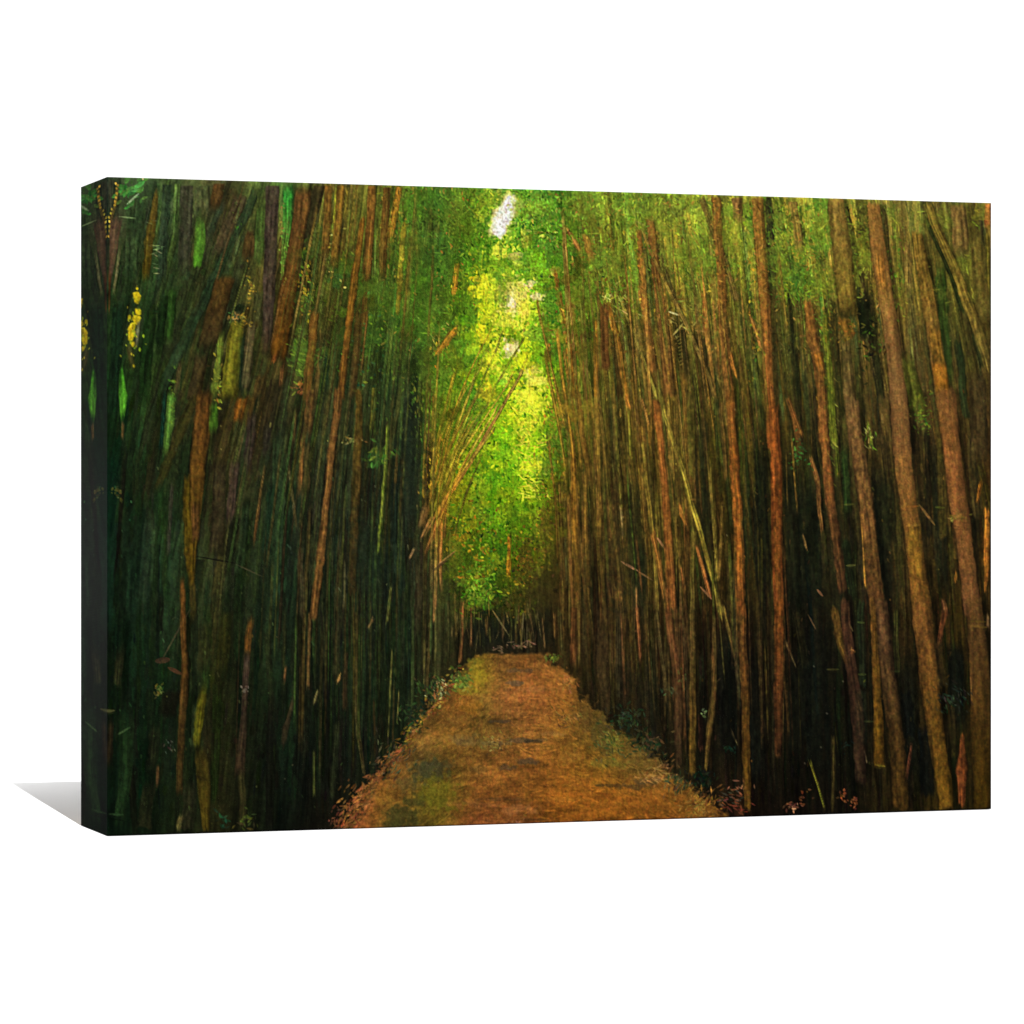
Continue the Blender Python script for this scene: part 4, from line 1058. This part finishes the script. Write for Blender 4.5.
for _ in range(135):                     # thin crisp canes
    x, y = U_(225, 440), U_(230, 720)
    L = U_(60, 190)
    sl = float(lean(np.array(x), np.array(y)))
    if path_mask(x + sl * L * .5, y + L * .5, 1) > 0 or glow(x, y) > .3:
        continue
    b = at(x, y).mean()
    c = jit(np.array([(84, 92, 42), (104, 84, 44), (66, 88, 42), (92, 72, 40)][rng.integers(4)]) * (.40 + b / 95), .7, 1.15, 4)
    cane([(x - sl * L * .5, y - L * .5), (x, y), (x + sl * L * .5, y + L * .5)], U_(1.3, 3.2), c, U_(.4, .8), rag=.4, soft=1, fade=(.2, .2))
for _ in range(150):
    x, y = U_(566, 800), U_(290, 720)
    L = U_(60, 190)
    sl = float(lean(np.array(x), np.array(y))) + rng.normal(0, .03)
    if path_mask(x + sl * L * .5, y + L * .5, 1) > 0 or (y + L * .5 > np.interp(x, [566, 640, 740], [660, 740, 800])):
        continue
    b = at(x, y).mean()
    c = jit(np.array([(112, 92, 48), (124, 88, 46), (88, 88, 40), (100, 76, 42)][rng.integers(4)]) * (.42 + b / 100), .75, 1.2, 4)
    cane([(x - sl * L * .5, y - L * .5), (x, y), (x + sl * L * .5, y + L * .5)], U_(1.3, 3.4), c, U_(.45, .85), rag=.4, soft=1, fade=(.2, .2))

for pts, w, c, o in CANES:               # the main canes once more over the thin ones
    wm = max(w) if isinstance(w, (list, tuple)) else w
    if wm >= 6.5 and sum(c) > 150 and not (pts[0][1] < 300 and 390 < pts[0][0] < 830):
        o = {k: q for k, q in o.items() if k not in ('alpha', 'edge')}
        cane(pts, w, c, .62, edge=.25, **o)
for _ in range(150):                     # broad soft touches over the leaves
    x, y = U_(385, 600), U_(192, 470)
    if rng.random() > canopy_w(x, y):
        continue
    c = at(x, y, IMG) * rng.choice([.72, .88, 1.08, 1.2]) * [1.03, 1.02, .9]
    blob(x, y, U_(4, 11), U_(4, 13), np.clip(c, 4, 235), U_(.3, .6), 1.1, x * .57 + y, U_(4, 8))
for (x, y, rx, ry, c, al) in [(530,560,16,22,(56,50,18),.55),(540,590,16,22,(44,38,16),.6),(522,600,14,14,(50,50,18),.5),(546,530,8,30,(70,60,20),.5),(455,560,10,16,(70,76,24),.4),
                              (452,600,10,20,(46,46,20),.5),(372,560,18,60,(24,34,24),.35),(412,470,14,70,(26,34,24),.5),(620,560,16,60,(30,32,20),.35),(640,690,26,26,(30,30,18),.4)]:
    blob(x, y, rx, ry, c, al, 1.3, x * .31, 6)
# fringe of grey on the very edge of the print
IMG *= (1 - .35 * np.clip(1 - (991.2 - PX) / 2.0, 0, 1))[..., None]
# surface of the brushwork
gr = (noise(PX / 1.5, PY / 1.5, 6) - .5) * .16 + (noise(PX / 3.2, PY / 3.6, 7) - .5) * .16 + (noise(FLOW / 1.4, PY / 9, 8) - .5) * .14
gr += (noise(PX / 1.1, PY / 1.3, 9) - .5) * .18
IMG *= (1 + gr)[..., None]
for _c in range(3):
    IMG[..., _c] *= 1 + (noise(PX / 2.2 + 31 * _c, PY / 3.0 + 17 * _c, 10) - .5) * .08
_off = (1 - PM) * np.clip((PX - 560) / 40, 0, 1) * np.clip((PY - 560) / 80, 0, 1)
IMG *= 1 - _off[..., None] * np.array([.10, .13, .02])
def ramp(v, a, b):
    return np.clip((v - a) / (b - a), 0, 1)


_for = (1 - PM)
_pig = lambda m, k: 1 + m[..., None] * (np.array(k) - 1)      # mixes a glaze into an area
IMG *= _pig(np.clip(GL * 1.4, 0, 1) * ramp(IMG[..., 2], 190, 140), [1.13, 1.05, .96])
IMG *= _pig(_for * ramp(PX, 460, 400), [1.05, 1.06, .96])
IMG *= _pig(_for * ramp(PX, 290, 340) * ramp(PX, 500, 470) * ramp(PY, 400, 320), [1.10, 1.06, .86])
IMG *= _pig(_for * ramp(PX, 412, 436) * ramp(PX, 478, 455) * ramp(PY, 340, 390) * ramp(PY, 580, 520), [1.26, 1.18, .90])
IMG *= _pig(_for * ramp(PX, 540, 575), [1.02, .99, .86])
IMG *= _pig(_for * ramp(PX, 560, 600) * ramp(PY, 350, 290), [1.07, 1.06, .93])
IMG *= _pig(_for * ramp(PX, 540, 570) * ramp(PX, 800, 740) * ramp(PY, 300, 380) * ramp(PY, 640, 560), [1.04, 1.03, .96])
IMG *= _pig(ramp(PX, 515, 545) * ramp(PX, 600, 575) * ramp(PY, 380, 320) * ramp(IMG[..., 0], 130, 95), [1.10, .96, .92])
IMG *= _pig(ramp(PX, 440, 455) * ramp(PX, 490, 470) * ramp(PY, 340, 280), [1.12, .97, .9])
_k = (_for * ramp(PX, 660, 740) * ramp(PY, 380, 460))[..., None]
IMG = IMG * (1 - _k) + _k * 95 * (np.clip(IMG, 1, 255) / 95) ** np.array([1.17, 1.15, 1.07])
IMG *= _pig(PM, [1.03, 1.01, .97])
IMG = 255 * np.clip(IMG / 255, 0, 1) ** (1 - .02 * _for[..., None])


def soft(a, n):
    for ax in (0, 1):
        k = sum(np.roll(a, i, ax) for i in range(-n, n + 1)) / (2 * n + 1)
        a = k
    return a


IMG = np.clip(IMG, 3, 246)
IMG += (.22 + .5 * np.clip(GL * 1.5, 0, 1) + .2 * np.clip((340 - PY) / 60, 0, 1))[..., None] * (IMG - soft(IMG, 2))
IMG = np.clip(IMG, 3, 246)


def to_lin(a):
    a = np.clip(a / 255., 0, 1)
    return np.where(a <= .04045, a / 12.92, ((a + .055) / 1.055) ** 2.4)


EXPO = 1.82                      # how bright the lamp makes a white front: ink = wanted / EXPO
INK = to_lin(IMG) / EXPO

# ------------------------------------------------------------------ Blender objects
sc = bpy.context.scene
col = sc.collection


def new_mesh_object(name, verts, quads, mat, parent=None, color=None, smooth=False):
    me = bpy.data.meshes.new(name)
    v = np.asarray(verts, np.float32)
    q = np.asarray(quads, np.int32)
    me.vertices.add(len(v))
    me.vertices.foreach_set('co', v.ravel())
    me.loops.add(q.size)
    me.loops.foreach_set('vertex_index', q.ravel())
    me.polygons.add(len(q))
    me.polygons.foreach_set('loop_start', np.arange(0, q.size, 4, dtype=np.int32))
    me.update(calc_edges=True)
    if color is not None:
        a = me.color_attributes.new('ink', 'FLOAT_COLOR', 'POINT')
        rgba = np.ones((len(v), 4), np.float32)
        rgba[:, :3] = color
        a.data.foreach_set('color', rgba.ravel())
    me.polygons.foreach_set('use_smooth', np.full(len(q), smooth))
    me.materials.append(mat)
    me.validate()
    o = bpy.data.objects.new(name, me)
    col.objects.link(o)
    if parent:
        o.parent = parent
    return o


def mat_plain(name, c, rough=.8, spec=.2, noise_amt=0., scale=40.):
    m = bpy.data.materials.new(name)
    m.use_nodes = True
    nt = m.node_tree
    b = nt.nodes['Principled BSDF']
    b.inputs['Roughness'].default_value = rough
    b.inputs['Specular IOR Level'].default_value = spec
    b.inputs['Base Color'].default_value = (*c, 1)
    if noise_amt:
        n = nt.nodes.new('ShaderNodeTexNoise')
        n.inputs['Scale'].default_value = scale
        r = nt.nodes.new('ShaderNodeValToRGB')
        r.color_ramp.elements[0].color = (*[x * (1 - noise_amt) for x in c], 1)
        r.color_ramp.elements[1].color = (*[min(1, x * (1 + noise_amt)) for x in c], 1)
        nt.links.new(n.outputs['Fac'], r.inputs['Fac'])
        nt.links.new(r.outputs['Color'], b.inputs['Base Color'])
    return m


def mat_print(name, rough=.75, spec=.003):
    m = bpy.data.materials.new(name)
    m.use_nodes = True
    nt = m.node_tree
    b = nt.nodes['Principled BSDF']
    b.inputs['Roughness'].default_value = rough
    b.inputs['Specular IOR Level'].default_value = spec
    a = nt.nodes.new('ShaderNodeVertexColor')
    a.layer_name = 'ink'
    nt.links.new(a.outputs['Color'], b.inputs['Base Color'])
    # woven cloth
    tc = nt.nodes.new('ShaderNodeTexCoord')
    w1 = nt.nodes.new('ShaderNodeTexWave')
    w2 = nt.nodes.new('ShaderNodeTexWave')
    w1.bands_direction = 'X'
    w2.bands_direction = 'Z'
    for w in (w1, w2):
        w.inputs['Scale'].default_value = 320
        w.inputs['Distortion'].default_value = 1.5
        nt.links.new(tc.outputs['Object'], w.inputs['Vector'])
    mx = nt.nodes.new('ShaderNodeMath')
    mx.operation = 'ADD'
    nt.links.new(w1.outputs['Fac'], mx.inputs[0])
    nt.links.new(w2.outputs['Fac'], mx.inputs[1])
    bp = nt.nodes.new('ShaderNodeBump')
    bp.inputs['Strength'].default_value = .12
    bp.inputs['Distance'].default_value = .0003
    nt.links.new(mx.outputs[0], bp.inputs['Height'])
    nt.links.new(bp.outputs['Normal'], b.inputs['Normal'])
    return m


M_print = mat_print('printed_cloth')
M_wood = mat_plain('pine', (.55, .40, .24), .7, .2, .25, 30)
M_paper = mat_plain('seamless_paper', (.88, .88, .88), .95, .0, .01, 3)

root = bpy.data.objects.new('canvas_print', None)
root.location = (FL[0], FL[1], 0)
root.rotation_euler = (0, 0, math.atan2(U[1], U[0]))
root['label'] = 'wide canvas print of a bamboo forest path standing on the white ground'
root['category'] = 'canvas print'
col.objects.link(root)
GAP = .0004


def grid_quads(nr, nc):
    i = np.arange(nr * nc).reshape(nr, nc)
    return np.stack([i[:-1, :-1], i[1:, :-1], i[1:, 1:], i[:-1, 1:]], -1).reshape(-1, 4)


# front: local x along the face, y into the print, z up; rolled over at the rim
R = .0008
x = UG * W
z = (1 - VG) * H + GAP
d = np.minimum(np.minimum(x, W - x), np.minimum(VG * H, (1 - VG) * H))
yy = np.where(d < R, R - np.sqrt(np.maximum(R * R - (R - d) ** 2, 0)), 0)
front = new_mesh_object('printed_front', np.stack([x, yy, z], -1).reshape(-1, 3), grid_quads(NV, NU), M_print, root,
                        INK.reshape(-1, 3), True)
front['label'] = 'front of the print, a painted path between tall bamboo under green leaves'

# the sides: the picture is carried round the edge in mirror image
def side(name, p, e1, e2, n1, n2, colors, label=None):
    """p corner, e1 along the rim, e2 back from the rim"""
    a, b = np.meshgrid(np.linspace(0, 1, n1), np.linspace(0, 1, n2))
    v = np.array(p)[None, None] + a[..., None] * np.array(e1) + b[..., None] * np.array(e2)
    o = new_mesh_object(name, v.reshape(-1, 3), grid_quads(n2, n1), M_print, root, colors.reshape(-1, 3))
    if label:
        o['label'] = label
    return o


n2 = 60
off = np.linspace(0, 1, n2)
jl = np.clip((u_of(108.2 + off * 27) * (NU - 1)).astype(int), 0, NU - 1)
left_c = INK[:, jl].transpose(1, 0, 2)             # rows go back from the rim, columns down
side('wrapped_edge', (0, R, H + GAP), (0, 0, -H), (0, T - R, 0), NV, n2, left_c, 'left edge with the picture mirrored round it')
jr = NU - 1 - (off * 40).astype(int)
side('wrapped_edge', (W, R, H + GAP), (0, 0, -H), (0, T - R, 0), NV, 20, INK[:, jr[::3]].transpose(1, 0, 2))
it = (off * 40).astype(int)[::3]
side('wrapped_edge', (0, R, H + GAP), (W, 0, 0), (0, T - R, 0), NU, 20, INK[it])
side('wrapped_edge', (0, R, GAP), (W, 0, 0), (0, T - R, 0), NU, 20, INK[NV - 1 - it])


# stretcher bars seen from behind
def boxes(name, bl, mat):
    V, Q = [], []
    for (x0, x1, y0, y1, z0, z1) in bl:
        k = len(V)
        V += [(x0,y0,z0),(x1,y0,z0),(x1,y1,z0),(x0,y1,z0),(x0,y0,z1),(x1,y0,z1),(x1,y1,z1),(x0,y1,z1)]
        Q += [[k+a for a in f] for f in ((3,2,1,0),(4,5,6,7),(0,1,5,4),(1,2,6,5),(2,3,7,6),(3,0,4,7))]
    return new_mesh_object(name, V, Q, mat, root)


e, bw = .0012, .036
boxes('stretcher_frame', [(e, W-e, R+.001, T, H+GAP-bw, H+GAP-e), (e, W-e, R+.001, T, GAP+e, GAP+bw),
                          (e, bw, R+.002, T-.0005, GAP+bw, H+GAP-bw), (W-bw, W-e, R+.002, T-.0005, GAP+bw, H+GAP-bw)], M_wood)

# seamless white paper: floor that sweeps up behind
prof = [(-6.0, 0.0), (0, 0), (3.4, 0.0)]
for a in np.linspace(0, 90, 19)[1:]:
    prof.append((3.4 + 1.2 * math.sin(math.radians(a)), 1.2 - 1.2 * math.cos(math.radians(a))))
prof.append((4.6, 6.0))
xs_ = np.linspace(-6, 6, 9)
V = np.array([[(xx, py, pz) for xx in xs_] for (py, pz) in prof])
pap = new_mesh_object('backdrop', V.reshape(-1, 3), grid_quads(len(prof), len(xs_))[:, ::-1], M_paper, None, None, True)
pap['kind'] = 'structure'

# ------------------------------------------------------------------ light
w = bpy.data.worlds.new('World')
sc.world = w
w.use_nodes = True
bg = w.node_tree.nodes['Background']
bg.inputs['Color'].default_value = (1, 1, 1, 1)
bg.inputs['Strength'].default_value = .08

tip = np.array([-.3625, 2.6125, 0.0])
BL = FL + N * T
top = np.array([BL[0], BL[1], H])
lp = tip + (top - tip) * 10
ld = bpy.data.lights.new('studio_lamp', 'AREA')
ld.shape = 'DISK'
ld.size = .035
ld.energy = 420
lo = bpy.data.objects.new('studio_lamp', ld)
lo.location = lp
from mathutils import Vector
aim = Vector((0.05, 2.6, 0.1)) - Vector(lp)
lo.rotation_euler = aim.to_track_quat('-Z', 'Y').to_euler()
col.objects.link(lo)

l2 = bpy.data.lights.new('added_side_fill', 'AREA')  # added fill out of frame: lightens the shadow tip, gives the side sheen
l2.shape = 'RECTANGLE'
l2.size = .10
l2.size_y = .08
l2.energy = 1.5
o2 = bpy.data.objects.new('added_side_fill', l2)
o2.location = (-.62, 2.75, .16)
o2.rotation_euler = (Vector((-.32, 2.5, .05)) - Vector(o2.location)).to_track_quat('-Z', 'Y').to_euler()
col.objects.link(o2)

# ------------------------------------------------------------------ camera
cd = bpy.data.cameras.new('camera')
cd.sensor_width = 36
cd.lens = F / 1024 * 36
cd.shift_y = (CY - 512) / 1024
cd.clip_end = 200
cam = bpy.data.objects.new('camera', cd)
cam.location = (0, 0, HC)
cam.rotation_euler = (math.pi / 2, 0, 0)
col.objects.link(cam)
sc.camera = cam
sc.view_settings.view_transform = 'Standard'
sc.view_settings.look = 'None'
sc.view_settings.exposure = 0
sc.view_settings.gamma = 1
sc.render.filter_size = 1.2
